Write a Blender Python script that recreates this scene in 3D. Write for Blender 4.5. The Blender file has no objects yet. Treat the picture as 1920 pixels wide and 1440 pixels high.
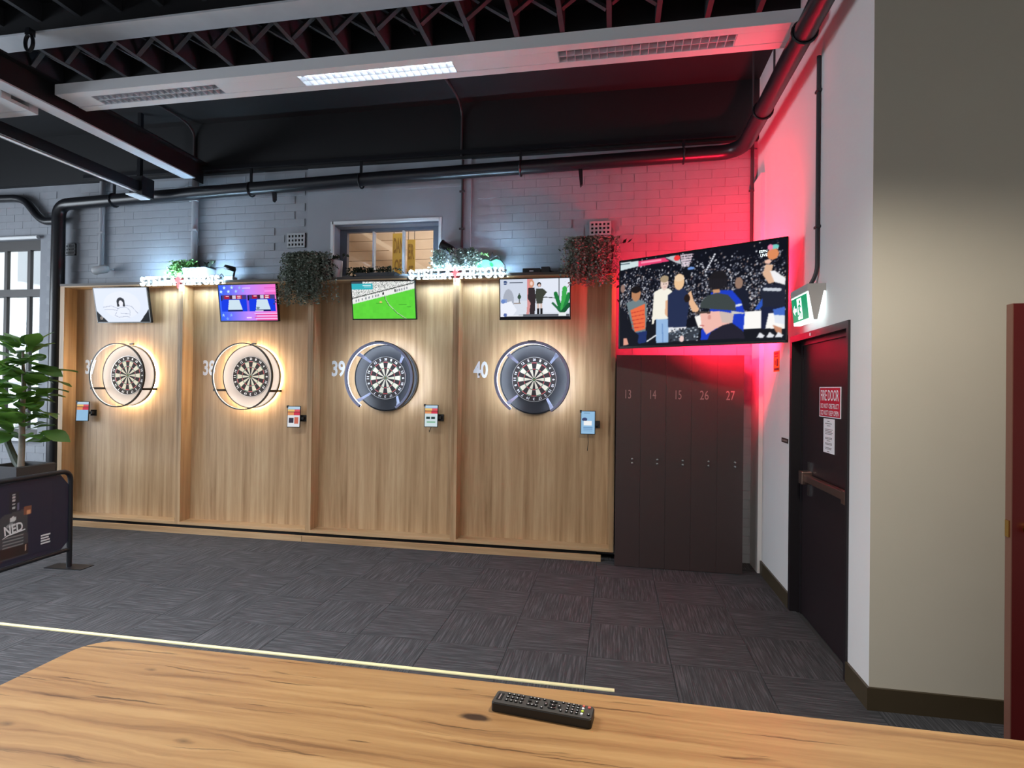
import bpy, math, random
import numpy as np
from mathutils import Matrix, Vector, Euler

sc = bpy.context.scene
COL = sc.collection
random.seed(7)
PI = math.pi
R90 = PI / 2


def lin(c):
    return c / 12.92 if c <= 0.04045 else ((c + 0.055) / 1.055) ** 2.4


def rgb(r, g, b):
    return (lin(r / 255), lin(g / 255), lin(b / 255), 1.0)


# ------------------------------------------------------------------ camera
cam_d = bpy.data.cameras.new('camera')
cam = bpy.data.objects.new('camera', cam_d)
COL.objects.link(cam)
cam_d.sensor_fit = 'HORIZONTAL'
cam_d.sensor_width = 36.0
cam_d.lens = 1049.8 * 36.0 / 1920.0
cam_d.clip_start = 0.02
_R = Vector((0.98343694, 0.18079813, 0.01279935))
_U = Vector((-0.01135848, -0.00900265, 0.99989496))
_F = Vector((-0.18089437, 0.98347902, 0.00679995))
_m = Matrix((_R, _U, -_F)).transposed().to_4x4()
_m.translation = Vector((0, 0, 1.6429))
cam.matrix_world = _m
sc.camera = cam

# ------------------------------------------------------------------ world, exposure
wd = bpy.data.worlds.new('overcast')
sc.world = wd
wd.use_nodes = True
wd.node_tree.nodes['Background'].inputs[0].default_value = (0.86, 0.93, 1.0, 1)
wd.node_tree.nodes['Background'].inputs[1].default_value = 1.2
sc.view_settings.view_transform = 'Standard'
sc.view_settings.look = 'None'
sc.view_settings.gamma = 1.0
sc.view_settings.exposure = 0.35
sc.view_settings.use_curve_mapping = False
sc.cycles.max_bounces = 7
sc.cycles.diffuse_bounces = 4
sc.cycles.glossy_bounces = 3
sc.cycles.transmission_bounces = 3


def area(name, loc, rot, sx, sy, power, col, spread=180):
    d = bpy.data.lights.new(name, 'AREA')
    d.shape = 'RECTANGLE'
    d.size, d.size_y = sx, sy
    d.energy = power
    d.color = col
    d.spread = math.radians(spread)
    o = bpy.data.objects.new(name, d)
    COL.objects.link(o)
    o.location = loc
    o.rotation_euler = rot
    return o


# cool fill light added at an unseen opening in the left wall
area('left_fill_light', (-9.55, 2.0, 2.1), (0, -R90, 0), 2.3, 4.4, 230, (0.80, 0.90, 1.0))
# daylight falling on the street facade and in at the left back window
area('daylight_back_window', (-7.6, 6.9, 3.9), (math.radians(-42), 0, 0), 2.2, 1.2, 14, (0.95, 0.98, 1.0))
# lamps of the next room, seen through the small high window
area('next_room_lamp', (-2.4, 6.9, 4.4), (0, 0, 0), 1.6, 0.8, 30, (1.0, 0.90, 0.82))
# unseen overhead fill lights added to brighten the floor and bays
area('hall_fill_light', (-4.4, 2.0, 3.95), (0, 0, 0), 5.0, 0.3, 200, (0.92, 0.96, 1.0), 125)
area('hall_fill_light_rear', (-3.0, -1.4, 4.0), (0, 0, 0), 5.0, 0.3, 60, (1.0, 0.96, 0.90), 125)


# ------------------------------------------------------------------ materials
MATS = {}


def nodes_of(name):
    m = bpy.data.materials.new(name)
    m.use_nodes = True
    nt = m.node_tree
    return m, nt, nt.nodes['Principled BSDF']


def mat(name, col, rough=0.5, metal=0.0, emit=None, es=0.0, noise=0.0, nscale=30.0, bump=0.0, alpha=None, coat=0.0, spec=None):
    m, nt, b = nodes_of(name)
    b.inputs['Base Color'].default_value = col
    b.inputs['Roughness'].default_value = rough
    b.inputs['Metallic'].default_value = metal
    if spec is not None:
        b.inputs['Specular IOR Level'].default_value = spec
    if coat:
        b.inputs['Coat Weight'].default_value = coat
    if emit:
        b.inputs['Emission Color'].default_value = emit
        b.inputs['Emission Strength'].default_value = es
    if noise or bump:
        tc = nt.nodes.new('ShaderNodeTexCoord')
        n = nt.nodes.new('ShaderNodeTexNoise')
        n.inputs['Scale'].default_value = nscale
        n.inputs['Detail'].default_value = 4
        nt.links.new(tc.outputs['Object'], n.inputs['Vector'])
        if noise:
            mx = nt.nodes.new('ShaderNodeMix')
            mx.data_type = 'RGBA'
            mx.inputs[6].default_value = [c * (1 - noise) for c in col[:3]] + [1]
            mx.inputs[7].default_value = [min(1, c * (1 + noise)) for c in col[:3]] + [1]
            nt.links.new(n.outputs['Fac'], mx.inputs[0])
            nt.links.new(mx.outputs[2], b.inputs['Base Color'])
        if bump:
            bp = nt.nodes.new('ShaderNodeBump')
            bp.inputs['Strength'].default_value = bump
            bp.inputs['Distance'].default_value = 0.01
            nt.links.new(n.outputs['Fac'], bp.inputs['Height'])
            nt.links.new(bp.outputs[0], b.inputs['Normal'])
    MATS[name] = m
    return m


def ramp(nt, stops):
    r = nt.nodes.new('ShaderNodeValToRGB')
    e = r.color_ramp.elements
    e[0].position, e[0].color = stops[0]
    e[1].position, e[1].color = stops[-1]
    for p, c in stops[1:-1]:
        k = e.new(p)
        k.color = c
    return r


def stretched(nt, scale, detail=6, rough=0.6, dist=0.0, coord='Object', nscale=1.0):
    tc = nt.nodes.new('ShaderNodeTexCoord')
    mp = nt.nodes.new('ShaderNodeMapping')
    mp.inputs['Scale'].default_value = scale
    n = nt.nodes.new('ShaderNodeTexNoise')
    n.inputs['Scale'].default_value = nscale
    n.inputs['Detail'].default_value = detail
    n.inputs['Roughness'].default_value = rough
    n.inputs['Distortion'].default_value = dist
    nt.links.new(tc.outputs[coord], mp.inputs[0])
    nt.links.new(mp.outputs[0], n.inputs['Vector'])
    return tc, mp, n


def wood(name, stops, scale, rough=0.45, dist=0.3):
    m, nt, b = nodes_of(name)
    tc, mp, n = stretched(nt, scale, 8, 0.65, dist)
    r = ramp(nt, stops)
    nt.links.new(n.outputs['Fac'], r.inputs[0])
    nt.links.new(r.outputs[0], b.inputs['Base Color'])
    b.inputs['Roughness'].default_value = rough
    bp = nt.nodes.new('ShaderNodeBump')
    bp.inputs['Strength'].default_value = 0.05
    nt.links.new(n.outputs['Fac'], bp.inputs['Height'])
    nt.links.new(bp.outputs[0], b.inputs['Normal'])
    MATS[name] = m
    return m


_ws = [(0.28, rgb(142, 110, 76)), (0.44, rgb(170, 137, 101)), (0.56, rgb(184, 152, 115)), (0.74, rgb(200, 171, 135))]
wood('oak_vertical', _ws, (17, 17, 0.7))
wood('oak_horizontal', _ws, (0.7, 17, 17))


def table_wood():
    m, nt, b = nodes_of('table_wood')
    L = nt.links
    tc = nt.nodes.new('ShaderNodeTexCoord')

    def math_(op, a, bb=None, clamp=False):
        n = nt.nodes.new('ShaderNodeMath')
        n.operation = op
        n.use_clamp = clamp
        for i, v in enumerate((a, bb)):
            if v is None:
                continue
            if isinstance(v, (int, float)):
                n.inputs[i].default_value = v
            else:
                L.new(v, n.inputs[i])
        return n.outputs[0]
    sep = nt.nodes.new('ShaderNodeSeparateXYZ')
    wn = nt.nodes.new('ShaderNodeTexNoise')
    wn.inputs['Scale'].default_value = 38
    L.new(tc.outputs['Object'], wn.inputs['Vector'])
    wv = nt.nodes.new('ShaderNodeVectorMath')
    wv.operation = 'MULTIPLY_ADD'
    wv.inputs[1].default_value = (0.02, 0.007, 0)
    L.new(wn.outputs['Color'], wv.inputs[0])
    wo = nt.nodes.new('ShaderNodeVectorMath')
    wo.operation = 'SUBTRACT'
    wo.inputs[1].default_value = (0.01, 0.0035, 0)
    L.new(tc.outputs['Object'], wo.inputs[0])
    L.new(wo.outputs[0], wv.inputs[2])
    L.new(wv.outputs[0], sep.inputs[0])
    x, y = sep.outputs[0], sep.outputs[1]
    # knots bend the grain around themselves
    knots = [(-0.261, 1.066, 0.055), (-1.018, 1.096, 0.03), (-0.755, 0.889, 0.035), (-1.117, 0.868, 0.035), (0.55, 0.75, 0.05)]
    disp = None
    core = None
    for kx, ky, kr in knots:
        dx = math_('MULTIPLY', math_('SUBTRACT', x, kx), 0.38)
        dy = math_('SUBTRACT', y, ky)
        d2 = math_('ADD', math_('MULTIPLY', dx, dx), math_('MULTIPLY', dy, dy))
        d = math_('SQRT', d2)
        fall = math_('POWER', 2.718, math_('MULTIPLY', d2, -1.0 / (kr * kr)))
        k = math_('MULTIPLY', math_('MULTIPLY', dy, fall), -0.75)
        disp = k if disp is None else math_('ADD', disp, k)
        c = math_('MULTIPLY', math_('SUBTRACT', 1.0, math_('DIVIDE', d, kr * 0.26), True), 1.0 if kx == -0.261 else 0.30)
        core = c if core is None else math_('MAXIMUM', core, c)
    y2 = math_('ADD', y, disp)
    cmb = nt.nodes.new('ShaderNodeCombineXYZ')
    L.new(x, cmb.inputs[0])
    L.new(y2, cmb.inputs[1])

    def nz(sx, sy, det, ro, di, off):
        mp = nt.nodes.new('ShaderNodeMapping')
        mp.inputs['Scale'].default_value = (sx, sy, 1)
        mp.inputs['Location'].default_value = (off, off * 1.7, 0)
        n = nt.nodes.new('ShaderNodeTexNoise')
        n.inputs['Scale'].default_value = 1
        n.inputs['Detail'].default_value = det
        n.inputs['Roughness'].default_value = ro
        n.inputs['Distortion'].default_value = di
        L.new(cmb.outputs[0], mp.inputs[0])
        L.new(mp.outputs[0], n.inputs['Vector'])
        return n.outputs['Fac']
    g = nz(1.3, 30, 8, 0.62, 0.4, 3.1)
    r = ramp(nt, [(0.30, rgb(116, 82, 52)), (0.44, rgb(158, 119, 78)), (0.58, rgb(176, 138, 92)), (0.75, rgb(190, 154, 108))])
    L.new(g, r.inputs[0])
    # thin dark checks running with the grain
    c1 = nz(2.2, 62, 3, 0.5, 0.8, 11.7)
    cr = ramp(nt, [(0.63, (0, 0, 0, 1)), (0.69, (1, 1, 1, 1))])
    L.new(c1, cr.inputs[0])
    dark = math_('MAXIMUM', math_('MULTIPLY', cr.outputs[0], 0.75), math_('MULTIPLY', core, 2.2, True))
    mx = nt.nodes.new('ShaderNodeMix')
    mx.data_type = 'RGBA'
    mx.inputs[7].default_value = rgb(62, 42, 26)
    L.new(dark, mx.inputs[0])
    L.new(r.outputs[0], mx.inputs[6])
    L.new(mx.outputs[2], b.inputs['Base Color'])
    b.inputs['Roughness'].default_value = 0.32
    b.inputs['Coat Weight'].default_value = 0.25
    b.inputs['Coat Roughness'].default_value = 0.2
    bp = nt.nodes.new('ShaderNodeBump')
    bp.inputs['Strength'].default_value = 0.06
    L.new(g, bp.inputs['Height'])
    L.new(bp.outputs[0], b.inputs['Normal'])
    MATS['table_wood'] = m


table_wood()


def carpet(name, a, bcol):
    m, nt, b = nodes_of(name)
    tc, mp, n = stretched(nt, (4, 95, 1), 3, 0.6)
    tc2, mp2, n2 = stretched(nt, (300, 300, 300), 2, 0.5)
    oi = nt.nodes.new('ShaderNodeObjectInfo')
    vm = nt.nodes.new('ShaderNodeVectorMath')
    L = nt.links
    add = nt.nodes.new('ShaderNodeMath')
    add.operation = 'MULTIPLY'
    add.inputs[1].default_value = 50
    L.new(oi.outputs['Random'], add.inputs[0])
    cmb = nt.nodes.new('ShaderNodeCombineXYZ')
    L.new(add.outputs[0], cmb.inputs[0])
    L.new(add.outputs[0], cmb.inputs[1])
    L.new(cmb.outputs[0], mp.inputs['Location'])
    r = ramp(nt, [(0.36, a), (0.5, [(p + q) / 2 * 0.8 for p, q in zip(a, bcol)][:3] + [1]), (0.66, bcol)])
    L.new(n.outputs['Fac'], r.inputs[0])
    L.new(r.outputs[0], b.inputs['Base Color'])
    b.inputs['Roughness'].default_value = 0.95
    b.inputs['Specular IOR Level'].default_value = 0.15
    ad = nt.nodes.new('ShaderNodeMath')
    ad.operation = 'MULTIPLY_ADD'
    ad.inputs[1].default_value = 0.25
    L.new(n2.outputs['Fac'], ad.inputs[0])
    L.new(n.outputs['Fac'], ad.inputs[2])
    bp = nt.nodes.new('ShaderNodeBump')
    bp.inputs['Strength'].default_value = 0.7
    bp.inputs['Distance'].default_value = 0.006
    L.new(ad.outputs[0], bp.inputs['Height'])
    L.new(bp.outputs[0], b.inputs['Normal'])
    MATS[name] = m


carpet('carpet', rgb(58, 59, 62), rgb(90, 90, 94))


def vertex_screen(name, strength, rough=0.25):
    m, nt, b = nodes_of(name)
    at = nt.nodes.new('ShaderNodeAttribute')
    at.attribute_name = 'Col'
    b.inputs['Base Color'].default_value = (0.003, 0.003, 0.004, 1)
    b.inputs['Roughness'].default_value = rough
    b.inputs['Specular IOR Level'].default_value = 0.04
    nt.links.new(at.outputs['Color'], b.inputs['Emission Color'])
    b.inputs['Emission Strength'].default_value = strength
    MATS[name] = m


def vertex_print(name, rough=0.5):
    m, nt, b = nodes_of(name)
    at = nt.nodes.new('ShaderNodeAttribute')
    at.attribute_name = 'Col'
    b.inputs['Roughness'].default_value = rough
    nt.links.new(at.outputs['Color'], b.inputs['Base Color'])
    MATS[name] = m


vertex_screen('screen_picture', 0.80)
vertex_screen('phone_picture', 0.75)
vertex_print('printed_picture')


def glass_thin(name, tint, fac):
    m = bpy.data.materials.new(name)
    m.use_nodes = True
    nt = m.node_tree
    nt.nodes.clear()
    o = nt.nodes.new('ShaderNodeOutputMaterial')
    t = nt.nodes.new('ShaderNodeBsdfTransparent')
    t.inputs[0].default_value = tint
    g = nt.nodes.new('ShaderNodeBsdfGlossy')
    g.inputs['Roughness'].default_value = 0.03
    mx = nt.nodes.new('ShaderNodeMixShader')
    mx.inputs[0].default_value = fac
    nt.links.new(t.outputs[0], mx.inputs[1])
    nt.links.new(g.outputs[0], mx.inputs[2])
    nt.links.new(mx.outputs[0], o.inputs[0])
    MATS[name] = m


glass_thin('window_glass', (0.95, 0.97, 0.97, 1), 0.06)

mat('painted_brick', rgb(146, 150, 158), 0.62, noise=0.10, nscale=9, bump=0.25)
mat('painted_mortar', rgb(142, 146, 154), 0.7, noise=0.10, nscale=14, bump=0.3)
mat('painted_render', rgb(146, 150, 158), 0.6, noise=0.06, nscale=5, bump=0.08)
mat('white_plaster', rgb(222, 221, 222), 0.6, noise=0.02, nscale=4, bump=0.03)
mat('beige_plaster', rgb(200, 195, 182), 0.65, noise=0.03, nscale=4, bump=0.04)
mat('black_paint', rgb(22, 23, 27), 0.6, noise=0.2, nscale=3)
mat('ceiling_black', rgb(19, 20, 24), 0.75, noise=0.15, nscale=2)
mat('joist_grey', rgb(50, 52, 58), 0.7, noise=0.15, nscale=8)
mat('steel_grey', rgb(206, 212, 220), 0.5, noise=0.12, nscale=6)
mat('black_pipe', rgb(26, 27, 32), 0.32, noise=0.1, nscale=20)
mat('painted_pipe', rgb(146, 148, 154), 0.5)
mat('dark_conduit', rgb(58, 54, 58), 0.5)
mat('fixture_white', rgb(226, 229, 234), 0.4)
mat('louvre_metal', rgb(214, 219, 226), 0.35, metal=0.25)
mat('lamp_tube_on', (1, 1, 1, 1), 0.4, emit=(0.86, 0.94, 1.0, 1), es=4)
mat('lamp_tube_off', rgb(200, 202, 206), 0.4)
mat('baseboard_olive', rgb(66, 56, 40), 0.45, noise=0.1, nscale=10)
mat('fire_door', rgb(34, 25, 30), 0.42, noise=0.1, nscale=5)
mat('door_frame_black', rgb(30, 26, 30), 0.38)
mat('red_door', rgb(84, 12, 14), 0.38, noise=0.12, nscale=4)
mat('red_door_edge', rgb(112, 74, 62), 0.5)
mat('brass', rgb(190, 150, 80), 0.25, metal=1.0)
mat('chrome', rgb(205, 205, 208), 0.2, metal=1.0)
mat('bronze_bar', rgb(150, 128, 120), 0.3, metal=0.9)
mat('locker_brown', rgb(62, 50, 50), 0.42, noise=0.06, nscale=3)
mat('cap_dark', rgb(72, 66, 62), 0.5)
mat('locker_number', rgb(150, 138, 134), 0.5)
mat('tv_black', rgb(14, 14, 16), 0.25)
mat('black_plastic', rgb(20, 20, 22), 0.42)
mat('dark_grey_plastic', rgb(44, 44, 47), 0.5)
mat('number_white', rgb(232, 234, 240), 0.5)
mat('surround_grey', rgb(178, 170, 168), 0.75, noise=0.05, nscale=10)
mat('surround_black', rgb(34, 37, 46), 0.55, noise=0.1, nscale=10)
mat('sisal_black', rgb(46, 42, 44), 0.8, noise=0.2, nscale=300)
mat('sisal_cream', rgb(236, 230, 212), 0.8, noise=0.06, nscale=300)
mat('sisal_red', rgb(190, 52, 62), 0.8)
mat('sisal_green', rgb(70, 128, 88), 0.8)
mat('board_wire', rgb(214, 214, 216), 0.3, metal=0.7)
mat('ring_black', rgb(20, 18, 18), 0.4)
mat('ring_lilac', rgb(150, 158, 190), 0.4, metal=0.3)
mat('ring_arm', rgb(178, 190, 226), 0.4)
mat('led_warm', (1, 1, 1, 1), 0.5, emit=(1.0, 0.74, 0.42, 1), es=85)
mat('led_warm_white', (1, 1, 1, 1), 0.5, emit=(1.0, 0.84, 0.64, 1), es=38)
mat('led_cool_inner', (1, 1, 1, 1), 0.5, emit=(0.90, 0.94, 1.0, 1), es=4)
mat('led_warm_inner', (1, 1, 1, 1), 0.5, emit=(1.0, 0.9, 0.75, 1), es=1.6)
mat('led_cool', (1, 1, 1, 1), 0.5, emit=(0.78, 0.89, 1.0, 1), es=48)
mat('led_red', (1, 1, 1, 1), 0.5, emit=(1.0, 0.010, 0.035, 1), es=12)
mat('flood_red', (1, 1, 1, 1), 0.5, emit=(1.0, 0.012, 0.045, 1), es=1300)
mat('sign_white_glow', (1, 1, 1, 1), 0.5, emit=(0.84, 0.98, 1.0, 1), es=2.2)
mat('sign_led', (1, 1, 1, 1), 0.5, emit=(0.66, 0.90, 1.0, 1), es=190)
mat('sign_led_blue', (1, 1, 1, 1), 0.5, emit=(0.45, 0.74, 1.0, 1), es=420)
mat('sign_letter_face', rgb(126, 132, 132), 0.5, emit=(0.7, 0.85, 0.85, 1), es=0.12)
mat('sign_red_glow', (1, 0.2, 0.2, 1), 0.5, emit=(1.0, 0.10, 0.12, 1), es=2.2)
mat('green_glow', rgb(60, 190, 130), 0.5, emit=(0.15, 0.75, 0.45, 1), es=0.5)
mat('pot_grey', rgb(150, 152, 160), 0.5)
mat('pot_dark', rgb(54, 54, 58), 0.5)
mat('pot_white', rgb(206, 208, 212), 0.5)
mat('soil', rgb(40, 32, 26), 0.9, noise=0.3, nscale=60)
mat('leaf_dark', rgb(44, 58, 42), 0.5, noise=0.3, nscale=40)
mat('leaf_grey', rgb(122, 132, 120), 0.55, noise=0.35, nscale=50)
mat('leaf_bright', rgb(96, 142, 76), 0.5, noise=0.3, nscale=40)
mat('fig_leaf', rgb(62, 100, 48), 0.35, noise=0.2, nscale=12)
_nt = MATS['fig_leaf'].node_tree
_tl = _nt.nodes.new('ShaderNodeBsdfTranslucent')
_tl.inputs[0].default_value = rgb(130, 180, 74)
_mx = _nt.nodes.new('ShaderNodeMixShader')
_mx.inputs[0].default_value = 0.3
_nt.links.new(_nt.nodes['Principled BSDF'].outputs[0], _mx.inputs[1])
_nt.links.new(_tl.outputs[0], _mx.inputs[2])
_nt.links.new(_mx.outputs[0], _nt.nodes['Material Output'].inputs[0])
mat('fig_trunk', rgb(130, 122, 112), 0.7, noise=0.2, nscale=30)
mat('banner_navy', rgb(36, 38, 58), 0.6)
mat('barrier_black', rgb(20, 22, 28), 0.4)
mat('banner_white', rgb(214, 214, 216), 0.6)
mat('strip_yellow', rgb(236, 228, 176), 0.5, emit=(1.0, 0.95, 0.70, 1), es=0.05)
mat('sign_red', rgb(196, 30, 58), 0.45)
mat('sign_orange', rgb(240, 130, 40), 0.5)
mat('sign_ink', rgb(60, 44, 40), 0.6)
mat('exit_green', rgb(10, 130, 74), 0.4, emit=(0.01, 0.42, 0.18, 1), es=0.45)
mat('exit_white', rgb(236, 242, 240), 0.4, emit=(0.85, 1.0, 0.98, 1), es=1.1)
mat('exit_housing', rgb(176, 172, 170), 0.5)
mat('cctv_grey', rgb(176, 178, 182), 0.45)
mat('vent_grey', rgb(168, 170, 174), 0.6)
mat('vent_hole', rgb(24, 24, 28), 0.9)
mat('window_frame_grey', rgb(96, 100, 112), 0.5)
mat('window_frame_dark', rgb(78, 76, 76), 0.55)
mat('window_trim_white', rgb(216, 218, 222), 0.5)
mat('blind_white', rgb(232, 234, 236), 0.6)
mat('facade_pale', rgb(226, 228, 230), 0.8, noise=0.04, nscale=2)
mat('facade_grey', rgb(160, 164, 168), 0.8)
mat('plank_tan', rgb(214, 192, 168), 0.7, noise=0.12, nscale=6)
mat('beam_cream', rgb(226, 206, 182), 0.7)
mat('danger_yellow', rgb(226, 186, 84), 0.6)
mat('danger_ink', rgb(170, 130, 60), 0.6)
mat('concrete', rgb(60, 60, 62), 0.9)
mat('pendant_black', rgb(20, 20, 22), 0.4)
mat('bulb_warm', (1, 1, 1, 1), 0.4, emit=(1.0, 0.82, 0.6, 1), es=6)
mat('button_black', rgb(14, 14, 15), 0.5)
mat('button_mark', rgb(226, 226, 228), 0.5)
mat('button_red', rgb(200, 96, 84), 0.5)
mat('button_green', rgb(190, 214, 70), 0.5)
mat('remote_body', rgb(62, 60, 58), 0.55, noise=0.08, nscale=200)
mat('cable_black', rgb(18, 18, 20), 0.5)

# ------------------------------------------------------------------ mesh helpers


class MB:
    def __init__(self):
        self.v = []
        self.f = []

    def quad(self, a, b, c, d):
        n = len(self.v)
        self.v += [a, b, c, d]
        self.f.append((n, n + 1, n + 2, n + 3))
        return self

    def box(self, x0, x1, y0, y1, z0, z1):
        n = len(self.v)
        self.v += [(x0, y0, z0), (x1, y0, z0), (x1, y1, z0), (x0, y1, z0), (x0, y0, z1), (x1, y0, z1), (x1, y1, z1), (x0, y1, z1)]
        self.f += [tuple(n + i for i in q) for q in ((0, 3, 2, 1), (4, 5, 6, 7), (0, 1, 5, 4), (1, 2, 6, 5), (2, 3, 7, 6), (3, 0, 4, 7))]
        return self

    def prism(self, pts, a, b, axis='z'):
        """extrude a 2D outline between a and b along an axis"""
        n = len(self.v)
        k = len(pts)

        def P(p, w):
            if axis == 'z':
                return (p[0], p[1], w)
            if axis == 'y':
                return (p[0], w, p[1])
            return (w, p[0], p[1])
        self.v += [P(p, a) for p in pts] + [P(p, b) for p in pts]
        self.f.append(tuple(n + i for i in range(k - 1, -1, -1)))
        self.f.append(tuple(n + k + i for i in range(k)))
        for i in range(k):
            j = (i + 1) % k
            self.f.append((n + i, n + j, n + k + j, n + k + i))
        return self

    def tube(self, path, r, seg=12, closed=False, caps=True):
        path = [Vector(p) for p in path]
        n0 = len(self.v)
        k = len(path)
        rr = r if isinstance(r, (list, tuple)) else [r] * k
        nrm = None
        for i, p in enumerate(path):
            if closed:
                t = (path[(i + 1) % k] - path[i - 1]).normalized()
            else:
                t = (path[min(i + 1, k - 1)] - path[max(i - 1, 0)]).normalized()
            if nrm is None:
                a = Vector((0, 0, 1)) if abs(t.z) < 0.9 else Vector((1, 0, 0))
                nrm = t.cross(a).normalized()
            else:
                nrm = (nrm - t * nrm.dot(t)).normalized()
            bn = t.cross(nrm)
            for s in range(seg):
                q = p + (nrm * math.cos(2 * PI * s / seg) + bn * math.sin(2 * PI * s / seg)) * rr[i]
                self.v.append(tuple(q))
        for i in range(k if closed else k - 1):
            j = (i + 1) % k
            for s in range(seg):
                t = (s + 1) % seg
                self.f.append((n0 + i * seg + s, n0 + i * seg + t, n0 + j * seg + t, n0 + j * seg + s))
        if caps and not closed:
            self.f.append(tuple(n0 + s for s in range(seg - 1, -1, -1)))
            self.f.append(tuple(n0 + (k - 1) * seg + s for s in range(seg)))
        return self

    def lathe(self, prof, seg=32, c=(0, 0, 0), a0=0.0, a1=None):
        """prof: (radius, height) pairs turned about local z"""
        n0 = len(self.v)
        full = a1 is None
        a1 = 2 * PI if full else a1
        m = seg if full else seg + 1
        for r, h in prof:
            for s in range(m):
                a = a0 + (a1 - a0) * s / seg
                self.v.append((c[0] + r * math.cos(a), c[1] + r * math.sin(a), c[2] + h))
        for i in range(len(prof) - 1):
            for s in range(seg):
                t = (s + 1) % m
                self.f.append((n0 + i * m + s, n0 + i * m + t, n0 + (i + 1) * m + t, n0 + (i + 1) * m + s))
        return self

    def xf(self, M, start=0):
        for i in range(start, len(self.v)):
            self.v[i] = tuple(M @ Vector(self.v[i]))
        return self

    def mesh(self, name, off=(0, 0, 0), material=None, smooth=False):
        me = bpy.data.meshes.new(name)
        vs = [(p[0] - off[0], p[1] - off[1], p[2] - off[2]) for p in self.v]
        me.from_pydata(vs, [], self.f)
        if material:
            me.materials.append(MATS[material])
        if smooth:
            me.polygons.foreach_set('use_smooth', [True] * len(me.polygons))
            try:
                me.set_sharp_from_angle(angle=math.radians(40))
            except Exception:
                pass
        me.update()
        return me

    def build(self, name, material, parent=None, smooth=False, local=False, bevel=0.0, fix=False):
        off = (0, 0, 0)
        if parent is not None and not local:
            off = ORIG[parent.name]
        me = self.mesh(name, off, material, smooth)
        if fix:
            import bmesh
            bm = bmesh.new()
            bm.from_mesh(me)
            bmesh.ops.recalc_face_normals(bm, faces=bm.faces)
            bm.to_mesh(me)
            bm.free()
        o = add_obj(name, me, parent)
        if parent is not None:
            ORIG[o.name] = ORIG[parent.name]
        if bevel:
            md = o.modifiers.new('bevel', 'BEVEL')
            md.width = bevel
            md.segments = 2
            md.limit_method = 'ANGLE'
        return o


ORIG = {}


def add_obj(name, data, parent=None, loc=None, rot=None):
    o = bpy.data.objects.new(name, data)
    COL.objects.link(o)
    if parent is not None:
        o.parent = parent
    if loc is not None:
        o.location = loc
    if rot is not None:
        o.rotation_euler = rot
    if o.name not in ORIG:
        ORIG[o.name] = (0, 0, 0)
    return o


def tag(o, label=None, cat=None, group=None, kind=None):
    if label:
        o['label'] = label
    if cat:
        o['category'] = cat
    if group:
        o['group'] = group
    if kind:
        o['kind'] = kind
    return o


def thing(name, loc, label, cat, group=None, rot=None):
    o = add_obj(name, None, None, loc, rot)
    o.empty_display_size = 0.1
    ORIG[o.name] = tuple(loc)
    return tag(o, label, cat, group)


def struct(o, label=None, cat=None):
    return tag(o, label, cat, kind='structure')


def centred(b):
    """world-space mesh builder -> origin at base centre"""
    xs = [p[0] for p in b.v]
    ys = [p[1] for p in b.v]
    zs = [p[2] for p in b.v]
    return ((min(xs) + max(xs)) / 2, (min(ys) + max(ys)) / 2, min(zs))


def single(name, b, material, label, cat, group=None, smooth=False, bevel=0.0, fix=False):
    """a thing that is one mesh, with its origin at its base"""
    c = centred(b)
    me = b.mesh(name, c, material, smooth)
    o = add_obj(name, me, None, c)
    if bevel:
        md = o.modifiers.new('bevel', 'BEVEL')
        md.width = bevel
        md.segments = 2
        md.limit_method = 'ANGLE'
    return tag(o, label, cat, group)


_tc = {}


def text_mesh(s, material, depth=0.0006):
    bold = material not in ('locker_number',)
    """lettering as a mesh: height 1 for capitals, centred on its middle"""
    key = (s, material, depth)
    if key in _tc:
        return _tc[key]
    cu = bpy.data.curves.new('lettering', 'FONT')
    cu.body = s
    cu.size = 1.0
    cu.offset = 0.0 if not bold else 0.03 if len(s) <= 3 else 0.012
    cu.resolution_u = 3
    ob = bpy.data.objects.new('lettering', cu)
    COL.objects.link(ob)
    dg = bpy.context.evaluated_depsgraph_get()
    dg.update()
    me = bpy.data.meshes.new_from_object(ob.evaluated_get(dg), preserve_all_data_layers=False, depsgraph=dg)
    bpy.data.objects.remove(ob)
    bpy.data.curves.remove(cu)
    n = len(me.vertices)
    co = np.empty(n * 3)
    me.vertices.foreach_get('co', co)
    co = co.reshape(-1, 3)
    mn, mx = co.min(0), co.max(0)
    co[:, 0] -= (mn[0] + mx[0]) / 2
    co[:, 1] -= (mn[1] + mx[1]) / 2
    w, h = mx[0] - mn[0], mx[1] - mn[1]
    co[:, 0] /= w
    co[:, 1] /= h
    me.vertices.foreach_set('co', co.ravel())
    me.materials.clear()
    me.materials.append(MATS[material])
    me.update()
    _tc[key] = me
    return me


for _s, _mm in [('FIRE DOOR', 'number_white'), ('DO NOT OBSTRUCT', 'number_white'), ('DO NOT KEEP OPEN', 'number_white'),
                ('NED', 'banner_white'), ('ESPN', 'exit_white'), ('LIVE', 'exit_white'), ('DAN', 'danger_ink'), ('OF', 'danger_ink'), ('ER', 'danger_ink'), ('ST', 'danger_ink')] + \
        [(str(k), 'number_white') for k in (37, 38, 39, 40)] + [(str(k), 'locker_number') for k in (13, 14, 15, 26, 27)] + \
        [(str(k), 'number_white') for k in range(1, 21)]:
    text_mesh(_s, _mm)


def text_part(name, s, material, parent, w, h, loc, rot):
    """loc is in the parent's local frame"""
    o = add_obj(name, text_mesh(s, material), parent, loc, rot)
    o.scale = (w, h, 1)
    ORIG[o.name] = ORIG.get(parent.name, (0, 0, 0)) if parent else (0, 0, 0)
    return o


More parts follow.
